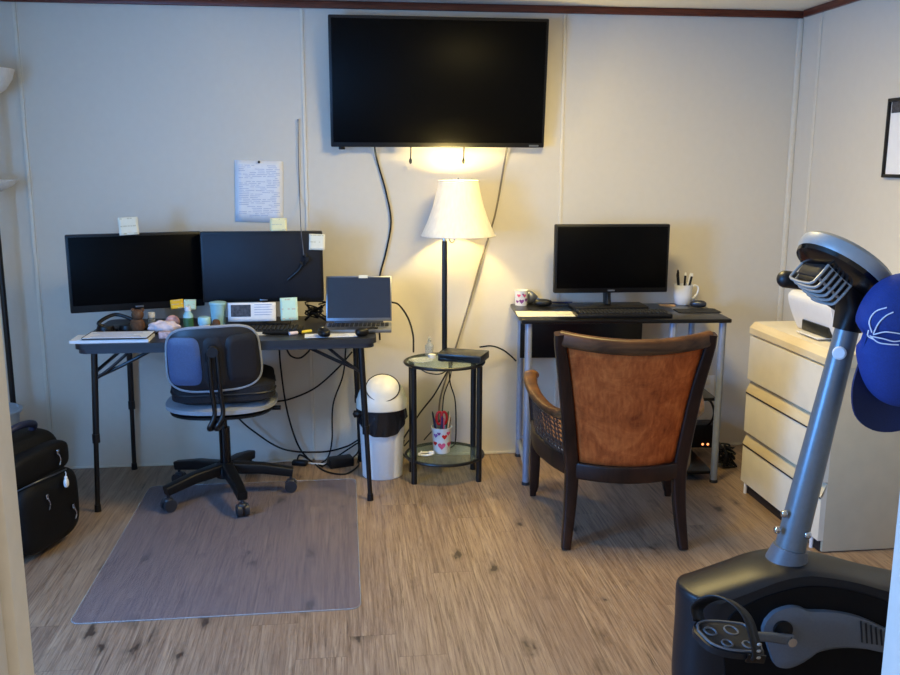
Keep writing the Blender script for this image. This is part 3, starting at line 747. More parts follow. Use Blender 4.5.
fc('power_cable', 'black cord hanging from the laptop down beside the bin to the floor', [(346, 345, -.1), (343, 375, -.06), (333, 405, -.05), (332, 440, -.04), (328, 457, -.04), (320, 464, 'f')], .004, group=G)
fc('power_cable', 'short black loop of cord under the folding table right half', [(286, 348, -.2), (291, 356, -.18), (300, 358, -.18), (308, 352, -.2), (311, 347, -.2)], .004, group=G)
fc('power_cable', 'black cord rising from the adapter brick to the bin side', [(322, 467, 'f'), (335, 458, -.05), (350, 448, -.06), (359, 443, -.08), (358, 452, -.09), (352, 458, 'f')], .004, group=G)
fc('power_cable', 'black cord coiled round the adapter brick on the floor', [(297, 460, 'f'), (300, 455, -.04), (310, 458, 'f'), (325, 471, 'f'), (345, 474, 'f'), (358, 466, 'f'), (358, 461, 'f')], .0045, group=G)

# ------------------------------------------------------------------ round side table
TX, TY, TT = .447, -.30, .563
st = thing('side_table', 'round two-tier black side table with glass shelves by the bin', 'table', (TX, TY, 0))
def ell(rx, ry, n=48): return [(rx*math.cos(2*PI*i/n), ry*math.sin(2*PI*i/n)) for i in range(n)]
for zz, nm in ((TT, 'glass_top'), (.118, 'glass_shelf')):
    rx = .182
    g_ = MB().prism(ell(rx-.006, .165), .008, lambda u, v, w_: V((u, v, zz-.010+w_))).build(nm, 'glass', st)
    rg = [V((x, y, zz-.010)) for x, y in ell(rx, .171)]
    MB().tube(rg+[rg[0]], .0075, 8, 1).build('rim', 'black_metal', g_)
for x, y in ((-.15, -.092), (.15, -.092), (-.147, .078), (.147, .078)):
    lg = MB().cyl((x, y, .0), (x, y, TT-.018), .0135, n=16).build('leg', 'black_metal', st)

# table lamp
LX, LY = .459, -.195
tl = thing('table_lamp', 'lit table lamp with a cream bell shade on a black pole', 'lamp', (LX, LY, TT))
MB().lathe([(.001, 0), (.028, 0), (.0295, .006), (.024, .014), (.014, .022), (.001, .022)]).build('base', 'black_metal', tl)
MB().cyl((0, 0, .02), (0, 0, .535), .0125, n=16).build('pole', 'black_metal', tl)
MB().lathe([(.001, .53), (.009, .532), (.011, .545), (.006, .56), (.001, .566)], n=16).build('pole_tip', 'chrome', tl)
so = .063
MB().tube([V((0, 0, .55)), V((.016, 0, .565)), V((.022, 0, .545)), V((.03, 0, .53)), V((.044, 0, .535)), V((.05, 0, .57)), V((so, 0, .62)), V((so, 0, .68))], .0045, 8).build('hook_arm', 'grey_metal', tl)
MB().cyl((so, 0, .64), (so, 0, .70), .014, n=14).build('socket', 'black_metal', tl)
sp_ = [(.171, .560), (.167, .568), (.141, .625), (.117, .69), (.102, .75), (.091, .803), (.089, .809)]
b = MB().surf(sp_, (so, 0, 0), 48)
sd = b.build('lamp_shade', 'shade', tl, thick=.0015)
for r_, z in ((.171, .561), (.0895, .808)):
    rg = [V((so+r_*math.cos(2*PI*i/48), r_*math.sin(2*PI*i/48), z)) for i in range(49)]
    MB().tube(rg, .003, 6, 1).build('shade_trim', 'shade', sd)
hp = MB()
for k_ in range(3):
    a = 2*PI*k_/3+.4; hp.cyl((so, 0, .798), (so+.089*math.cos(a), .089*math.sin(a), .805), .002, n=6)
hp.cyl((so, 0, .785), (so, 0, .822), .004, n=8); hp.build('shade_harp', 'grey_metal', tl)
BZ = .758
MB().blob((so, 0, BZ), .028, .028, .036).build('bulb', emit('warm_bulb', LAMP_C, LAMP_E), tl)

# things on the side table
q = at(462, 350, 'z', TT)
sbx = thing('set_top_box', 'flat black set-top box on the glass side table', 'box', (.533, -.325, TT), -.42)
MB().box((0, 0, .021), (.205, .14, .036), bev=.004).build('case', 'box_dark', sbx)
for sx in (-1, 1):
    for sy in (-1, 1): MB().cyl((sx*.085, sy*.055, 0), (sx*.085, sy*.055, .006), .008, n=10).build('foot', 'black', sbx)
MB().box((0, -.0705, .02), (.19, .002, .022)).build('front_panel', 'black_gloss', sbx)
q = at(432, 346, 'z', TT); bt = thing('sanitizer_bottle', 'small clear pump bottle behind the black set-top box', 'bottle', (.385, -.215, TT))
MB().lathe([(.001, 0), (.019, .001), (.02, .05), (.008, .062), (.008, .07)]).build('body', 'clear_plastic', bt)
MB().lathe([(.009, .068), (.0095, .07), (.007, .085), (.002, .095), (0, .095)]).build('cap', 'clear_plastic', bt)
ds = thing('glass_dish', 'round clear glass dish on the left of the side table top', 'dish', (.335, -.345, TT))
MB().lathe([(.001, 0), (.03, 0), (.055, .008), (.057, .011), (.05, .009), (.028, .004), (0, .004)]).build('bowl', 'clear_plastic', ds)
tag(MB().cyl((0, 0, .0), (0, 0, .018), .018, n=16).build('white_plug', 'white_plastic', loc=(.392, -.268, TT)), 'white round plug left of the set-top box', 'plug')
# cords at the side table
G2 = 'black cords around the side table'
fc('power_cable', 'black cord arching from behind the laptop down to the side table top', [(391, 302, -.12), (399, 305, -.14), (408, 318, -.2), (413, 335, -.25), (413.5, 352, -.33)], .0045, group=G2)
fc('power_cable', 'black cord curving right from the set-top box to the desk', [(480, 347, -.2), (492, 346, -.12), (503, 350, -.06), (511, 356, -.03), (516, 361, -.02)], .004, group=G2)
fc('power_cable', 'black cord from under the side table top down left to the wall', [(452, 364, -.16), (446, 374, -.12), (434, 395, -.08), (420, 413, -.04), (405, 436, -.03), (398, 446, -.03)], .004, group=G2)
fc('power_cable', 'thin black cord hanging from the lamp to the lower shelf', [(449, 362, -.17), (450, 382, -.16), (455, 400, -.15), (456, 425, -.15), (455, 443, -.16), (450, 448, -.17)], .0035, group=G2)
fc('power_cable', 'thin cord hanging behind the pens to the wall', [(452, 362, -.13), (450, 378, -.1), (444, 395, -.08), (440, 420, -.05), (424, 440, -.03)], .003, group=G2)
fc('power_cable', 'sagging cord below the left edge of the side table top', [(420, 369, -.14), (428, 373, -.13), (440, 374, -.12), (450, 368, -.1)], .003, group=G2)
fc('power_cable', 'coil of grey cord on the floor behind the side table leg', [(404, 440, -.03), (402, 452, -.02), (409, 458, -.02), (416, 450, -.03), (411, 440, -.03), (404, 446, -.03)], .004, 'dark_metal', group=G2)

# cup of pens on the lower shelf
def heart(s_): return [(s_*(16*math.sin(a)**3)/17, s_*(13*math.cos(a)-5*math.cos(2*a)-2*math.cos(3*a)-math.cos(4*a))/17) for a in [2*PI*i/24 for i in range(24)]]
def cup_hearts(par, r0, r1, h, spots, zb=0):
    for a, z, s_, m_ in spots:
        def f3(u, v, w_):
            zz = z+v; r_ = r0+(r1-r0)*(zz/h)+.0004+w_; aa = a+u/r_
            return V((r_*math.cos(aa), r_*math.sin(aa), zz+zb))
        b_ = MB().prism(heart(s_), .0006, f3); b_.build('heart_print', m_, par)
ct = .1165
pc = thing('pen_cup', 'white tapered cup with pink hearts, full of pens, on the lower glass shelf', 'cup', (.435, -.29, ct))
MB().lathe([(.001, 0), (.037, 0), (.038, .003), (.049, .122), (.0505, .124), (.047, .124), (.035, .006), (0, .006)]).build('body', 'white_plastic', pc)
cup_hearts(pc, .038, .049, .122, [(-PI/2-.1, .04, .02, 'pink'), (-PI/2+.2, .085, .014, 'red'), (-PI/2-.75, .09, .012, 'purple'), (-PI/2+.85, .045, .015, 'pink'), (-PI/2-.9, .05, .013, 'red'), (-PI/2-.38, .1, .009, 'purple'), (-PI/2+.62, .1, .012, 'pink')])
def pen(label, base, ln, tilt, az, m_, cap=None, r_=.0045, group='pens in the heart cup'):
    t_ = thing('pen', label, 'pen', base, az, group)
    d_ = V((math.sin(tilt), 0, math.cos(tilt)))
    MB().cyl((0, 0, 0), d_*ln, r_, n=10).build('barrel', m_, t_)
    MB().cyl(d_*(ln*.98), d_*(ln+.012), r_*1.1, r_*.6, 10).build('cap', cap or m_, t_)
    return t_
cx, cy = .435, -.29
lbs = ['navy pen leaning left out of the heart cup', 'black pen standing at the back of the heart cup', 'dark green pen leaning right in the heart cup', 'black pen leaning to the right rim of the heart cup', 'navy pen upright in the front of the heart cup', 'black pen leaning far left in the heart cup', 'pink pen in the front middle of the heart cup', 'tan pencil on the right side of the heart cup']
for i, (dx, dy, tl_, az, m_) in enumerate([(-.012, 0, .15, PI, 'navy'), (0, .015, .1, 1.6, 'black'), (.01, .008, .14, .4, 'green'), (.014, 0, .17, -.1, 'black'), (0, -.012, .06, -1.6, 'navy'), (-.014, .01, .17, 2.6, 'black'), (.004, -.008, .06, -1.0, 'pink'), (.012, -.01, .16, -.5, 'tan')]):
    pen(lbs[i], (cx+dx, cy+dy, ct+.008), .148+.012*((i*7) % 3), tl_, az, m_)
sc = thing('scissors', 'red handled scissors standing in the heart cup', 'scissors', (cx, cy+.002, ct+.008))
MB().box((0, 0, .06), (.012, .003, .12)).build('blade', 'grey_metal', sc)
for sx in (-1, 1):
    rg = [V((sx*.011+.0135*math.cos(a), 0, .155+.03*math.sin(a))) for a in [2*PI*i/20 for i in range(21)]]
    MB().tube(rg, .006, 8, 1).build('handle', 'red', sc)
b = MB(); rg = [V((.032*math.cos(a), .02*math.sin(a), .006)) for a in [2*PI*i/24 for i in range(25)]]
b.tube(rg, .005, 8, 1); b.tube([V((-.03, 0, .008)), V((-.02, -.01, .022)), V((-.034, -.02, .006))], .004, 6); b.box((.028, .004, .01), (.026, .02, .014), bev=.003)
tag(b.build('charger_cable', 'white_plastic', loc=(.355, -.335, ct)), 'coiled white charging cable on the lower glass shelf', 'cable')

# ------------------------------------------------------------------ computer desk
DX, DY, DR, ZR = 1.255, -.285, -.075, .772
dk = thing('computer_desk', 'black topped computer desk with silver tube legs behind the armchair', 'desk', (DX, DY, 0), DR)
HW, HD = .470, .235
MB().box((0, 0, ZR-.009), (HW*2, HD*2, .018), bev=.004).build('desktop', 'desk_black', dk)
legs = {'fl': (-HW+.035, -HD+.03), 'fr': (HW-.03, -HD+.03), 'bl': (-HW+.05, HD-.03), 'br': (HW-.04, HD-.03), 'fi': (.215, -HD+.03), 'bi': (.14, HD-.03)}
for k_, (x, y) in legs.items():
    lg = MB().cyl((x, y, .012), (x, y, ZR-.018), .016, n=16).build('leg', 'silver', dk)
    MB().cyl((x, y, 0), (x, y, .014), .019, n=14).build('foot_cap', 'dark_metal', lg)
MB().box((-.125, HD-.055, ZR-.14), (.60, .014, .24), bev=.002).build('back_panel', 'desk_black', dk)
MB().cyl((-HW+.035, -HD+.03, .08), (-HW+.05, HD-.03, .08), .011, n=12).build('side_rail', 'silver', dk)
for x in (.215, HW-.035): MB().cyl((x, -HD+.03, .035), (x, HD-.03, .035), .010, n=12).build('side_rail', 'silver', dk)
MB().cyl((-HW+.05, HD-.03, .10), (.20, HD-.03, .10), .010, n=12).build('rear_rail', 'silver', dk)
for z in (.035, .385): MB().box(((.20+HW-.035)/2, 0, z+.008), (HW-.035-.20, HD*2-.08, .016), bev=.003).build('shelf', 'desk_black', dk)

def ond(px, py, dz=0): q = at(px, py, 'z', ZR); return V((q.x, q.y, ZR+dz))
mr = monitor('computer_monitor', 'black monitor alone on the silver legged computer desk', 1.243, -.24, .852, 1.173, .545, 'screen', .022, ZR, -.03, (.36, .15))
q = ond(620, 309); keyboard('black keyboard on the silver legged computer desk', (1.245, -.415, ZR), DR, .43, .13)
flat('paper_sheet', 'cream paper sheet on the left front corner of the computer desk', 'paper', 545, 314, ZR, .26, .14, 'paper_cream', DR-.03, .0015, lines=4)
q = ond(521, 305); cupd = thing('printed_cup', 'small white cup with pink and purple print on the computer desk', 'cup', q)
MB().lathe([(.001, 0), (.028, 0), (.033, .072), (.034, .074), (.031, .074), (.026, .005), (0, .005)]).build('body', 'white_plastic', cupd)
cup_hearts(cupd, .028, .033, .074, [(-PI/2-.1, .022, .013, 'purple'), (-PI/2+.35, .05, .010, 'pink'), (-PI/2-.55, .05, .010, 'pink'), (-PI/2+.75, .028, .011, 'purple'), (-PI/2-.85, .02, .009, 'purple'), (-PI/2+.1, .056, .006, 'purple')])
q = ond(530, 304); tag(MB().blob((0, 0, .03), .03, .025, .03, 2.2, fn=lambda p: V((p.x, p.y, p.z*(1-.5*p.x/.03)))).build('tape_roll_cover', 'grey_metal', loc=(q.x+.012, q.y+.015, ZR)), 'grey rounded plastic case leaning beside the printed cup', 'case')
q = ond(543, 306); mouse('black mouse beside the printed cup on the computer desk', (q.x, q.y, ZR), 1.2, s=.8)
def lying_pen(label, px, py, az, m_, ln=.13):
    q = ond(px, py); t_ = thing('pen', label, 'pen', (q.x, q.y, ZR+.0055), az, 'pens lying on the computer desk')
    MB().cyl((-ln/2, 0, 0), (ln/2-.03, 0, 0), .0045, n=10).build('barrel', m_, t_); MB().cyl((ln/2-.035, 0, 0), (ln/2, 0, 0), .0052, n=10).build('cap', m_, t_)
lying_pen('navy pen lying left of the monitor base on the computer desk', 559, 303.5, -.25, 'navy')
lying_pen('black pen lying in front of the navy pen on the computer desk', 563, 306.5, -.1, 'dark_metal')
flat('paper_scrap', 'tan card lying between the monitor base and the white mug', 'card', 667, 305.5, ZR, .075, .05, 'tan', -.2, .003)
flat('paper_sheet', 'pale grey sheet in front of the white mug', 'paper', 681, 309, ZR, .08, .05, mat('grey_paper', (150, 156, 170), .7), -.1, .0015)
q = ond(697, 311); tag(MB().prism(rr(.2, .12, .015), .003, lambda u, v, w_: V((u, v, w_))).build('mouse_pad', 'skin_pad', loc=(q.x, q.y, ZR), rz=DR), 'dark mouse pad on the right end of the computer desk', 'mouse pad')
q = ond(698, 308); mouse('grey mouse on the dark mouse pad', (q.x, q.y, ZR+.0032), 1.1, 'dark_metal', .7)
# mug
q = ond(682, 304); mg = thing('mug', 'white mug holding pens on the computer desk', 'mug', (q.x, q.y, ZR))
MB().lathe([(.001, 0), (.034, 0), (.037, .004), (.044, .045), (.046, .094), (.0465, .097), (.043, .097), (.041, .05), (.032, .006), (0, .006)]).build('body', 'china', mg)
MB().tube([V((.043, 0, .078)), V((.058, 0, .092)), V((.077, 0, .082)), V((.076, 0, .055)), V((.058, 0, .032)), V((.039, 0, .022))], .005, 10).build('handle', 'china', mg)
mx, my = q.x, q.y
for lb, dx, dy, tl_, az, m_, cp in [('black pen leaning left in the white mug', -.012, 0, .14, PI, 'black', None), ('tall black pen in the left half of the white mug', -.014, -.004, .1, 2.9, 'black', 'black_gloss'), ('black pen with a white end in the middle of the white mug', .006, .004, .05, .3, 'black', 'white_plastic'), ('white pen leaning right in the white mug', .012, 0, .17, 0, 'white_plastic', None), ('black pen leaning right against the rim of the white mug', .012, -.006, .21, -.1, 'black', 'white_plastic')]:
    pen(lb, (mx+dx, my+dy, ZR+.008), .135 if 'tall' not in lb else .15, tl_, az, m_, cp, .0055, 'pens in the white mug')
# power unit and cords under the desk
q = at(700, 447, 'y', -.18)
ups = thing('power_unit', 'black backup power box with two orange lights on the lower desk shelf', 'power box', (q.x, -.13, .0515), -.12)
MB().box((0, 0, .06), (.17, .1, .12), bev=.006).build('case', 'black', ups)
for dx in (-.012, .014): MB().blob((.03+dx, -.0515, q.z-.0515+.015), .006, .004, .006, nu=12, nv=8).build('indicator_light', 'led', ups)
fc('power_cable', 'black cord looping from the upper desk shelf to the power box', [(704, 398, -.3), (711, 402, -.28), (714, 412, -.25), (711, 422, -.2), (702, 430, -.15), (697, 436, -.13)], .006)
P0 = at(731, 468, 'z', 0); b = MB()
for i in range(8):
    rnd = random.Random(30+i); b.tube([P0+V((rnd.uniform(-.08, .03), rnd.uniform(-.02, .10), rnd.uniform(.006, .1))) for _ in range(5)]+[P0+V((rnd.uniform(-.05, .03), 0, .005))], .005, 6)
for vv in b.v: vv.z = max(.001, vv.z); vv.y = min(vv.y, -.01); vv.x = max(vv.x, P0.x-.07)
tag(b.build('cable_bundle', 'black', loc=(P0.x, P0.y, 0), world=True), 'black heap of cables on the floor between the desk and the dresser', 'cables')
q = at(707, 386, 'y', 0); t = thing('wall_outlet', 'white wall outlet plate behind the computer desk', 'outlet', (q.x, 0, q.z))
MB().box((0, -.003, 0), (.072, .006, .115), bev=.002).build('plate', 'white_plastic', t)
for z in (-.022, .022): MB().box((0, -.0065, z), (.03, .002, .026), bev=.0006).build('socket', 'lid_cream', t)

# ------------------------------------------------------------------ armchair
ac = thing('armchair', 'wooden armchair with rust velvet back and woven cane sides at the computer desk', 'armchair', (1.075, -.915, 0), -.115)
def tap(w0, h0, w1, h1): return lambda t_: rr(w0+(w1-w0)*t_, h0+(h1-h0)*t_, .006)
SW = .2275
for sx in (-1, 1):
    # rear stile and leg in one curved piece
    path = cat([(sx*.225, -.275, .0), (sx*.21, -.245, .16), (sx*.205, -.235, .30), (sx*.217, -.243, .42), (sx*.240, -.272, .62), (sx*.270, -.31, .80), (sx*.276, -.318, .848)], 5)
    MB().sweep(path, lambda t_: rr(.034+.018*math.sin(min(1, t_*1.1)*PI)**.8, .05, .008), up=(0, 1, 0)).build('rear_stile', 'walnut', ac)
    # front leg
    fl_ = MB().sweep(cat([(sx*.30, .285, .0), (sx*.298, .282, .045), (sx*.296, .28, .05), (sx*.292, .275, .30)], 2), lambda t_: rr(.026+.02*t_, .026+.02*t_, .006), up=(0, 1, 0))
    fl_.build('leg', 'walnut', ac)
    # seat side rail
    rail = cat([(sx*.207, -.235, .315), (sx*.262, -.12, .318), (sx*.305, .06, .32), (sx*.300, .28, .32)], 6)
    MB().sweep(rail, rr(.032, .075, .008), up=(0, 0, 1)).build('side_rail', 'walnut', ac)
    # arm: from the stile forward and outward, ending in a rounded scroll above the front post
    arm = cat([(sx*.230, -.262, .525), (sx*.285, -.17, .522), (sx*.322, .0, .532), (sx*.332, .16, .552), (sx*.320, .262, .558)], 6)
    MB().sweep(arm, lambda t_: rr(.036+.024*t_, .032, .012), up=(0, 0, 1)).blob((sx*.317, .267, .555), .032, .03, .022).build('arm', 'walnut_top', ac)
    MB().sweep(cat([(sx*.296, .277, .33), (sx*.306, .283, .44), (sx*.314, .268, .545)], 4), rr(.04, .045, .01), up=(0, 1, 0)).build('arm_post', 'walnut', ac)
    # cane panel
    cb_ = MB()
    def cp(u, v):
        a = rail[int(u*(len(rail)-1))]; c_ = arm[int(u*(len(arm)-1))]
        return a+(c_-a)*v
    NU, NV = 17, 9
    for i in range(NU+1):
        u = i/NU; cb_.tube([cp(u, .14), cp(u, .5), cp(u, .97)], .0028, 4, 2)
    for j in range(NV+1):
        v = .14+.83*j/NV; cb_.tube([cp(q_/10, v) for q_ in range(11)], .0028, 4, 1)
    for i in range(-8, NU+1):
        ps = []
        for q_ in range(9):
            u = (i+q_)/NU; v = .14+.83*q_/8
            if 0 <= u <= 1: ps.append(cp(u, v))
        if len(ps) > 1: cb_.tube(ps, .002, 4, 1)
    cb_.build('cane_panel', 'cane', ac)
# rails across the back: bowed to the rear
def bow(z, half, yb, sag, n=13, dip=0): return [V((half*(2*i/(n-1)-1), yb-sag*(1-(2*i/(n-1)-1)**2), z-dip*(1-(2*i/(n-1)-1)**2))) for i in range(n)]
MB().sweep(bow(.306, .2, -.235, .065), rr(.034, .066, .008), up=(0, 0, 1)).build('rear_rail', 'walnut', ac)
MB().sweep(bow(.830, .272, -.316, .06, dip=.022), rr(.038, .058, .014), up=(0, 0, 1)).build('top_rail', 'walnut_top', ac)
MB().sweep(bow(.32, .29, .29, -.03), rr(.034, .075, .008), up=(0, 0, 1)).build('front_rail', 'walnut', ac)
b = MB()
def bk(u, v, off):
    z = .335+(.803-.335)*v; half = .185+(.247-.185)*max(0, v)**1.15
    yb = -.238+(-.316+.238)*v**1.3; s_ = 2*u-1
    return V((half*s_, yb-.058*(1-s_*s_)+off, z-.02*v*(1-s_*s_)))
b.quadgrid(16, 14, lambda u, v: bk(u, v, -.004)); o = b.build('back_upholstery', 'velvet', ac, thick=.006)
b = MB(); b.quadgrid(16, 14, lambda u, v: bk(u, v*.94, .03+.02*math.sin(u*PI)*math.sin(v*PI))); b.build('back_cushion', 'velvet', ac, thick=.03)
so_ = [(-.2, -.24), (-.1, -.28), (0, -.29), (.1, -.28), (.2, -.24), (.26, -.1), (.295, .06), (.29, .27), (.15, .305), (0, .31), (-.15, .305), (-.29, .27), (-.295, .06), (-.26, -.1)]
so_ = [(p_.x, p_.y) for p_ in cat([(u, v, 0) for u, v in so_+[so_[0]]], 4)[:-1]]
MB().shell(so_, lambda u, v, w_: V((u*.97, v*.97, .372+w_)), .07, 6, 5, .4).build('seat', mat('brown_seat_fabric', (120, 84, 58), .8, var=.2, scale=70, bump=.2), ac)

# ------------------------------------------------------------------ dresser
dr = thing('dresser', 'cream three-drawer dresser against the right wall', 'dresser', (1.98, -.975, 0))
FX = 1.755-1.98; BXk = 2.21-1.98; YN, YFar = -1.318+.975, -.635+.975
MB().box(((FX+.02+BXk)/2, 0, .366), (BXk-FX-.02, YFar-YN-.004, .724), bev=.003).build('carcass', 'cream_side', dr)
MB().box((FX+.0185, 0, .026), (.005, YFar-YN-.03, .048), bev=.001).build('plinth_shade', 'dark_gap', dr)  # strip coloured dark to give the shade of the recess under the drawers
# top slab with a chamfered front edge
ts = [(FX, .722), (FX, .748), (FX+.022, .772), (BXk, .772), (BXk, .722)]
MB().prism(ts, YFar-YN+.012, lambda u, v, w_: V((u, YN-.006+w_, v))).build('top', 'lam_edge', dr)
MB().box(((FX+.026+BXk)/2, 0, .7725), (BXk-FX-.03, YFar-YN-.004, .002)).build('top_sheet', 'cream_lam', dr)
for i, (zt, zb) in enumerate(((.712, .520), (.512, .282), (.274, .05))):
    prof = [(FX, zb), (FX, zt-.046), (FX+.018, zt-.006), (FX+.018, zt), (FX+.03, zt), (FX+.03, zb)]
    if i == 0: prof = [(FX, zb), (FX, zt), (FX+.03, zt), (FX+.03, zb)]
    d_ = MB().prism(prof, YFar-YN-.008, lambda u, v, w_: V((u, YN+.004+w_, v))).build('drawer', 'cream_lam', dr)
    if i: MB().prism([(FX-.0015, zt-.052), (FX-.0015, zt-.046), (FX+.0165, zt-.004), (FX+.02, zt-.004), (FX+.004, zt-.05)], YFar-YN-.008, lambda u, v, w_: V((u, YN+.004+w_, v))).build('pull_strip', 'lam_edge', d_)
    if i: MB().box((FX-.001, 0, zt-.055), (.003, YFar-YN-.008, .006)).build('groove', 'dark_gap', d_)
MB().box((FX+.028, 0, .4), (.006, YFar-YN-.02, .62)).build('drawer_gaps', 'dark_gap', dr)
for y in (YN+.06, YFar-.04): MB().cyl((FX+.008, y, 0), (FX+.008, y, .05), .008, n=10).build('foot', 'white_plastic', dr)

# printer on the dresser
pr_ = thing('printer', 'white desktop printer standing on the cream dresser', 'printer', (2.03, -.985, .774))
pf = [(-.14, .0), (-.155, .01), (-.18, .06), (-.205, .13), (-.195, .158), (-.15, .165), (.14, .165), (.165, .15), (.17, 0)]
MB().prism([(p_.x, p_.y) for p_ in cat([(u, v, 0) for u, v in pf], 3)], .34, lambda u, v, w_: V((u, -.17+w_, v))).build('body', 'white_plastic', pr_)
MB().box((-.170, -.02, .035), (.03, .2, .042), bev=.003).build('output_slot', 'box_dark', pr_)
MB().box((-.185, -.02, .010), (.06, .17, .006), bev=.002).build('paper_tray', 'white_plastic', pr_)
MB().box((-.01, 0, .168), (.25, .28, .01), bev=.004).build('scanner_lid', 'white_plastic', pr_)

# framed notice on the right wall
q0 = at(885, 177.5, 'x', XR); zt_ = at(898, 98, 'x', XR).z
pcx = thing('picture_frame', 'black framed white certificate on the right wall', 'picture', (XR-.01, q0.y-.125, (q0.z+zt_)/2))
hh = (zt_-q0.z)/2
for y in (-.118, .118): MB().box((0, y, 0), (.018, .014, hh*2), bev=.002).build('frame_side', 'black', pcx)
for z in (-hh+.007, hh-.007): MB().box((0, 0, z), (.018, .25, .014), bev=.002).build('frame_rail', 'black', pcx)
MB().box((.003, 0, 0), (.004, .225, hh*2-.02)).build('print', 'paper', pcx)
MB().box((.0005, 0, hh*.78), (.003, .21, hh*.3)).build('print_band', 'photo_ink', pcx)

# ------------------------------------------------------------------ floor lamp, plastic tub and bag on the left
fl = thing('floor_lamp', 'black floor lamp with white bowl shades in the left corner', 'lamp', (-1.515, -.15, 0))
MB().lathe([(.001, 0), (.12, 0), (.125, .01), (.11, .02), (.03, .028), (.001, .03)]).build('base', 'black_metal', fl)
MB().cyl((0, 0, .02), (0, 0, 1.74), .0125, n=14).build('pole', 'black_metal', fl)
MB().lathe([(.012, 1.72), (.04, 1.727), (.085, 1.757), (.113, 1.80), (.126, 1.842), (.122, 1.842), (.108, 1.803), (.08, 1.763), (.035, 1.735), (.012, 1.733)]).build('bowl_shade', 'shade_white', fl)
MB().lathe([(.014, 1.325), (.04, 1.33), (.08, 1.35), (.103, 1.374), (.1, 1.376), (.078, 1.356), (.038, 1.337), (.014, 1.335)]).build('lower_bowl', 'shade_white', fl)
tb = thing('storage_tub', 'frosted plastic tub on the floor behind the black bag', 'tub', (-1.530, -.42, 0))
MB().lathe([(.001, 0), (.1, 0), (.105, .01), (.128, .405), (.122, .405), (.1, .012), (0, .012)], n=32).build('body', 'frosted', tb)
MB().lathe([(.126, .40), (.14, .402), (.142, .412), (.126, .416), (.124, .41)], n=32).build('rim', 'frosted', tb)
bg = thing('rolling_bag', 'black nylon rolling bag standing on the floor by the doorway', 'bag', (-1.27, -.915, 0), 1.22)
def bfn(p): return V((p.x*(1-.06*(p.z/.23)), p.y*(1-.1*(p.z/.23)), p.z))
MB().blob((0, .02, .232), .2, .14, .215, 5, nu=40, nv=24, fn=bfn).build('body', 'nylon', bg)
pk = MB().blob((0, -.125, .165), .17, .06, .14, 4, nu=32, nv=18).build('front_pocket', 'nylon', bg)
MB().blob((0, -.11, .345), .165, .045, .06, 4, nu=32, nv=16).build('upper_pocket', 'nylon', bg)
MB().tube([V((-.09, -.03, .43)), V((-.085, -.05, .47)), V((0, -.06, .488)), V((.085, -.05, .47)), V((.09, -.03, .43))], .014, 10).build('handle', 'nylon_sheen', bg)
MB().tube([V((-.17, -.12, .28)), V((-.08, -.182, .31)), V((.05, -.186, .305)), V((.17, -.12, .27))], .003, 6).build('zipper', 'dark_metal', bg)
for x, y, z in ((-.05, -.19, .24), (.06, -.165, .375), (.09, -.192, .15)):
    MB().box((x, y, z), (.012, .006, .018), bev=.002).tube([V((x, y-.004, z-.008)), V((x+.006, y-.006, z-.03)), V((x-.002, y-.006, z-.05))], .003, 6).build('zipper_pull', 'chrome', bg)
for sx in (-1, 1):
    MB().cyl((sx*.15-.012, .12, .028), (sx*.15+.012, .12, .028), .028, n=18).build('wheel', 'black', bg)
    MB().box((sx*.14, -.06, .011), (.03, .03, .022), bev=.003).build('foot', 'black', bg)
MB().tube([V((-.1, .165, .1)), V((-.1, .165, .43)), V((-.08, .165, .452)), V((.08, .165, .452)), V((.1, .165, .43)), V((.1, .165, .1))], .009, 8).build('tow_handle', 'black_metal', bg)
MB().box((0, .155, .25), (.25, .014, .3), bev=.004).build('back_plate', 'black', bg)
b = MB().blob((0, 0, -.024), .011, .008, .018, 2.5, nu=14, nv=10).blob((0, 0, -.004), .007, .006, .008, nu=12, nv=8).tube([V((0, 0, .0)), V((.003, 0, .012)), V((0, 0, .02))], .0015, 6)
kk = bg.matrix_basis @ V((.045, -.203, .285)); tag(b.build('key_charm', 'white_plastic', loc=kk, rz=1.2), 'little white charm hanging from the black bag zip', 'charm')

# ------------------------------------------------------------------ exercise bike
BY = -2.29; BW = .085; YNr, YFr = BY-BW, BY+BW
bk_ = thing('exercise_bike', 'grey and black exercise bike facing left near the doorway', 'exercise bike', (1.15, BY, 0))
tops = [at(x, y, 'y', YNr) for x, y in ((713, 603), (740, 590), (772, 580), (809, 575), (850, 580), (892, 591))]
tip = at(675, 588, 'y', BY)
xa = tip.x+.010; tp = [(xa, tops[0].z-.02)]+[(p_.x, p_.z) for p_ in tops[1:]]+[(1.55, tops[-1].z-.06), (1.70, tops[-1].z-.16), (1.72, .1)]
prof = [(xa+.02, .07), (xa, .14), (xa, tops[0].z-.1), (xa-.001, tops[0].z-.03)]+[(xa, tops[0].z-.012), (xa+.006, tops[0].z-.001), (xa+.03, tops[0].z+.005)]+tp[1:]
pc_ = cat([(x, z, 0) for x, z in prof], 4); N = len(pc_)
b = MB(); ST = 17; rows = []
def hs(i, t_):
    x, z = pc_[i].x, pc_[i].y
    wgt = max(0, 1-(x-xa)/.35); wr = max(0, 1-(1.72-x)/.2)
    x = x+.075*(1-math.sqrt(max(0, 1-.985*t_*t_)))*wgt-.08*(1-math.sqrt(max(0, 1-.985*t_*t_)))*wr
    ztop = .28
    if z > ztop: z = z+.010*(1-t_*t_)-.004*t_**12
    return V((x, BY+BW*t_, z))
for s_ in range(ST): rows.append([hs(i, -1+2*s_/(ST-1)) for i in range(N)])
vs_ = [p_ for r__ in rows for p_ in r__]; fs = []
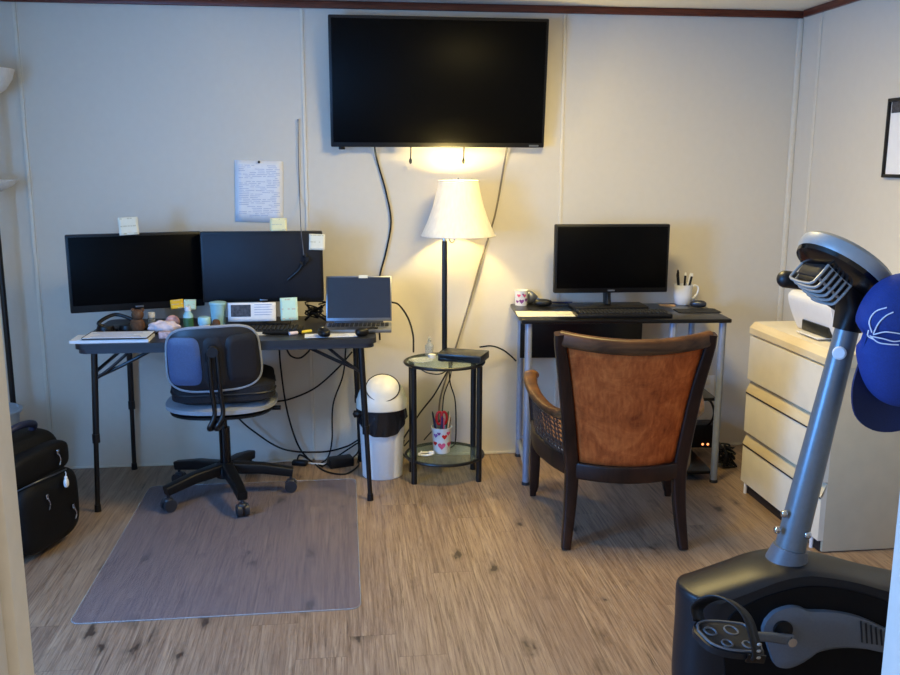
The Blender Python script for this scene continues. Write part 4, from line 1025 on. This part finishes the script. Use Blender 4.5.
for s_ in range(ST-1):
    for i in range(N): fs.append((s_*N+i, s_*N+(i+1) % N, (s_+1)*N+(i+1) % N, (s_+1)*N+i))
fs.append(tuple(range(N))); fs.append(tuple((ST-1)*N+i for i in range(N))[::-1])
b.add(vs_, fs); b.build('housing', 'bike_dark', bk_, world=True, angle=32)
def ry(px, py, yy=YNr): return at(px, py, 'y', yy)
arch = [ry(x, y) for x, y in ((722, 640), (730, 616), (748, 604), (772, 594), (809, 586), (850, 590), (892, 603), (930, 622))]
arch = cat([(p_.x, 0, p_.z) for p_ in arch], 4)+[V((1.58, 0, .14)), V((.93, 0, .14))]
MB().prism([(p_.x, p_.z) for p_ in arch], .004, lambda u, v, w_: V((u, YNr-w_, v))).build('side_panel', 'bike_panel', bk_, world=True)
# crank cover on the near side
cc = [(763, 618), (772, 609), (787, 604), (798, 605), (806, 608), (830, 609), (858, 615), (888, 629), (915, 645), (915, 655), (888, 648), (862, 645), (838, 644), (815, 648), (800, 658), (786, 664), (773, 661), (788, 652), (797, 640), (790, 628), (778, 626)]
cc = [(763, 618), (772, 609), (787, 604), (798, 605), (806, 608), (830, 609), (858, 615), (888, 629), (915, 645), (915, 655), (888, 648), (862, 645), (838, 644), (815, 648), (800, 658), (786, 664), (773, 662), (768, 652), (764, 640), (760, 628)]
c3 = [ry(x, y) for x, y in cc]; cen = sum(c3, V())/len(c3)
c3 = cat(c3+[c3[0]], 4)[:-1]; b = MB().shell([(p_.x-cen.x, p_.z-cen.z) for p_ in c3], lambda u, v, w_: V((cen.x+u, YNr-.012-w_, cen.z+v)), .03, 5, 6, .5); b.build('crank_cover', 'bike_mid', bk_, world=True)
gv = MB()
for i in range(6):
    x = 861+i*5; a_, c_ = ry(x, 621+i*2.2, YNr-.027), ry(x+1, 642+i*.8, YNr-.027); gv.cyl(a_, c_, .0025, n=6)
gv.build('cover_ribs', 'bike_dark', bk_, world=True)
ax = ry(783, 630, YNr-.028)
MB().cyl(ax+V((0, .03, 0)), ax+V((0, -.004, 0)), .024, n=24).build('axle_recess', 'black', bk_, world=True)
bolt = ry(790, 640, YNr-.05)
MB().cyl(bolt+V((0, .045, 0)), bolt+V((0, -.014, 0)), .014, .012, 8).build('axle_bolt', 'chrome', bk_, world=True)
PYc = YNr-.14
pe = ry(752, 636, YNr-.06)
MB().sweep([bolt+V((.005, -.0, 0)), (bolt+pe)/2+V((0, 0, .002)), pe], lambda t_: rr(.026-.004*t_, .014, .006), up=(0, 1, 0)).build('crank_arm', 'bike_mid', bk_, world=True)
pcn = ry(729, 640, PYc)
pd = [(-.082, .012), (-.068, .045), (-.03, .058), (.03, .058), (.062, .05), (.066, 0), (.062, -.05), (.02, -.058), (-.03, -.055), (-.066, -.035)]
pd = [(p_.x, p_.y) for p_ in cat([(u, v, 0) for u, v in pd+[pd[0]]], 4)[:-1]]
PR = M.Rotation(math.radians(8), 3, 'Y') @ M.Rotation(math.radians(8), 3, 'X')
pl = MB().shell(pd, lambda u, v, w_: pcn+PR @ V((u, v, w_)), .024, 5, 8, .6).build('pedal', 'bike_dark', bk_, world=True)
inv = bk_.matrix_basis.inverted()
def sub(mb, name, m_, par):
    mb.v = [inv @ p_ for p_ in mb.v]; return mb.build(name, m_, par)
gr = MB()
for u, v, r_ in ((-.045, .01, .014), (-.02, -.03, .012), (.01, .02, .016), (.03, -.03, .012)):
    rg = [pcn+PR @ V((u+r_*math.cos(a), v+r_*math.sin(a), .0125)) for a in [2*PI*i/14 for i in range(15)]]; gr.tube(rg, .0025, 5, 1)
rg = [pcn+PR @ V((u*.9, v*.9, .0115)) for u, v in pd]; gr.tube(rg+[rg[0]], .003, 5, 1)
sub(gr, 'tread', 'bike_mid', pl)
sub(MB().cyl(pcn+PR @ V((.02, .05, -.002)), pe+V((0, .0, 0)), .008, n=10), 'spindle', 'chrome', pl)
s0 = pcn+PR @ V((-.05, .058, .0)); s1 = pcn+PR @ V((.038, -.062, -.006))
hd_ = V((s1.x-s0.x, s1.y-s0.y, 0)).normalized(); wx = V((.74, .36, -.42)).normalized()
pth = cat([s0, s0+V((-.006, .004, .04)), s0+hd_*.035+V((0, 0, .078)), s0+hd_*.08+V((0, 0, .083)), s0+hd_*.122+V((0, 0, .058)), s1+V((.002, -.003, .022)), s1], 6)
sb_ = MB(); np_ = len(pth)
sb_.quadgrid(np_-1, 2, lambda u, v: pth[min(np_-1, int(round(u*(np_-1))))]+wx*((v-.5)*(.05-.016*u)))
so2 = sub(sb_, 'strap', 'strap', pl); q = so2.modifiers.new('solid', 'SOLIDIFY'); q.thickness = .004; q.offset = 0
sub(MB().box(s1+V((0, -.003, .008)), (.045, .006, .022), bev=.002, R=PR), 'buckle', 'black_gloss', pl)
bh = MB()
for z in (.008, .024, .04): bh.blob(s1+V((.004, -.0065, z+.004)), .006, .003, .004, nu=10, nv=6)
sub(bh, 'strap_holes', 'bike_silver', pl)
# console post
pb, ptop = at(787, 560, 'y', BY), at(849, 322, 'y', BY)
dp_ = (ptop-pb).normalized()
MB().cyl(pb-dp_*.02, ptop, .0385, .028, 28).build('post', 'bike_grey', bk_, world=True)
MB().cyl(pb-dp_*.045, pb+dp_*.036, .064, .043, 28).build('post_boot', 'bike_mid', bk_, world=True)
for px, py in ((782, 512), (775, 528), (800, 529)):
    q = at(px, py, 'y', BY); dv = q-(pb+dp_*((q.z-pb.z)/dp_.z)); q = q-V((dv.x, 0, 0))+V((dv.x, -math.sqrt(max(.0001, .040**2-min(abs(dv.x), .038)**2)), 0)); MB().blob(q, .009, .008, .009, 3, nu=14, nv=8).build('post_bolt', 'chrome', bk_, world=True)
kd = V((-.62, -.78, .08)).normalized(); q = pb+dp_*((at(836, 352, 'y', BY).z-pb.z)/dp_.z)+kd*.030
kn_ = MB(); kn_.lathe([(.001, -.008), (.016, -.008), (.0165, .0), (.013, .003), (0, .0035)], q, 24, kd.to_track_quat('Z', 'Y').to_matrix()); kn_.build('post_cap', 'white_plastic', bk_, world=True)
# console: a shallow round head seen from behind and below
ca = V((.60, .10, .79)).normalized(); cc0 = at(845, 265, 'y', BY)
RC = ca.to_track_quat('Z', 'X').to_matrix()
con = MB().lathe([(.092, -.022), (.114, -.020), (.120, -.010), (.120, .010), (.112, .019), (.001, .021)], cc0, 48, RC).build('console', 'bike_silver', bk_, world=True)
sub(MB().lathe([(.001, -.05), (.05, -.048), (.09, -.042), (.111, -.03), (.1145, -.019), (.09, -.017)], cc0, 48, RC), 'console_back', 'black_gloss', con)
sub(MB().lathe([(.001, .022), (.085, .022), (.085, .024), (.001, .024)], cc0, 36, RC), 'console_display', 'screen', con)
# fan box with ribs below the console
vd = V((-.66, 0, -.75)).normalized(); wd = V((vd.z*-1, 0, vd.x)).normalized(); yd = V((0, 1, 0))
RV = M((wd, yd, vd)).transposed()
cb0 = at(838, 262, 'y', BY)
sub(MB().box(cb0+vd*.035, (.088, .10, .085), bev=.014, R=RV), 'speaker_box', 'bike_dark', con)
sub(MB().box(cb0+vd*.062, (.074, .086, .05), bev=.01, R=RV), 'vent_core', 'black', con)
rb = MB()
for i in range(6):
    o_ = cb0+wd*(-.040+.0155*i)
    rb.tube([o_-yd*.054+vd*.032, o_-yd*.056+vd*.072, o_-yd*.044+vd*.094, o_+yd*.044+vd*.094, o_+yd*.056+vd*.072, o_+yd*.054+vd*.032], .0036, 6, 4)
for t_ in (.034, .074): rb.tube([cb0-wd*.041-yd*.0545+vd*t_, cb0+wd*.039-yd*.0545+vd*t_], .0035, 6)
sub(rb, 'vent_ribs', 'bike_silver', con)
MB().sweep([ptop-dp_*.02, ptop+dp_*.04, cc0-ca*.03+V((.02, 0, 0))], lambda t_: rr(.06+.05*t_, .06, .02)).build('console_mount', 'black', bk_, world=True)
# handlebar
h0 = ptop+dp_*.02
MB().tube([h0, h0+V((-.02, .09, .03)), at(820, 285, 'y', BY+.17), at(797, 281, 'y', BY+.18)], .014, 10).build('handlebar', 'black', bk_, world=True)
MB().tube([at(812, 283, 'y', BY+.175), at(796, 280.5, 'y', BY+.18), at(784, 279, 'y', BY+.18)], lambda t_: .0225, 12).blob(at(785, 279, 'y', BY+.18), .021, .022, .0222).build('grip', 'strap', bk_, world=True)
MB().tube([h0, h0+V((.05, -.08, .0)), V((1.36, BY-.16, 1.13)), V((1.45, BY-.17, 1.15))], .014, 10).build('handlebar', 'black', bk_, world=True)
# floor bars, seat post and saddle (beyond the picture's edge)
for x in (.98, 1.68): MB().cyl((x, BY-.24, .03), (x, BY+.24, .03), .03, n=18).build('floor_bar', 'bike_dark', bk_, world=True)
MB().box((1.33, BY, .065), (.74, .06, .05), bev=.01).build('frame', 'bike_dark', bk_, world=True)
MB().cyl((1.66, BY, .1), (1.76, BY, .80), .03, n=18).build('seat_post', 'bike_grey', bk_, world=True)
MB().blob((1.78, BY, .84), .15, .12, .05, 2.6, fn=lambda p: V((p.x, p.y*(1+.35*p.x/.15), p.z))).build('saddle', 'strap', bk_, world=True)

# blue cap hung over the handlebar
cpt = V(at(898, 345, 'y', BY-.16))
cp_ = thing('baseball_cap', 'blue baseball cap with white stitched leaves hanging on the bike', 'cap', cpt)
def cfn(p):
    g_ = math.exp(-((p.z-.012)/.02)**2)
    k = 1 if p.x < 0 else 0
    low = 1/(1+math.exp((p.z-.0)/.02))
    return V((p.x+k*(.016*g_+.016*low), p.y+g_*.012*(1 if p.y < 0 else -1), p.z))
MB().blob((.01, .0, .01), .115, .075, .155, 2.2, nu=48, nv=40, fn=cfn).build('crown', 'cap', cp_)
bl = [(-.085, .05), (-.1, -.02), (-.085, -.085), (-.035, -.125), (.03, -.13), (.085, -.10), (.10, -.03), (.09, .05)]
bl = [(p_.x, p_.y) for p_ in cat([(u, v, 0) for u, v in bl+[bl[0]]], 4)[:-1]]
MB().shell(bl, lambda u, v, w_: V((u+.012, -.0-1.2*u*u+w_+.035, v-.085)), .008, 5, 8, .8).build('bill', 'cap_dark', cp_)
em = MB()
def cs(px, py):
    q_ = at(px, py, 'y', BY-.20)-cpt
    x, z = q_.x-.01, q_.z-.01
    e = abs(x/.115)**2.2+abs(z/.155)**2.2
    yy = -.075*max(0, 1-e)**(1/2.2)+.012*math.exp(-((z-.012)/.02)**2)
    return V((q_.x, yy-.0015, q_.z))
for ln_ in ([(873, 333), (872, 322), (877, 312), (885, 307)], [(874, 334), (877, 323), (883, 315), (889, 311)], [(874, 335), (881, 331), (888, 331), (895, 332)], [(873, 337), (881, 338), (889, 340), (896, 339)], [(872, 336), (877, 342), (885, 343), (893, 343)], [(871, 331), (871, 337), (875, 340)]):
    em.tube([cs(*q_) for q_ in ln_], .0015, 6, 4)
em.build('embroidery', 'thread', cp_)
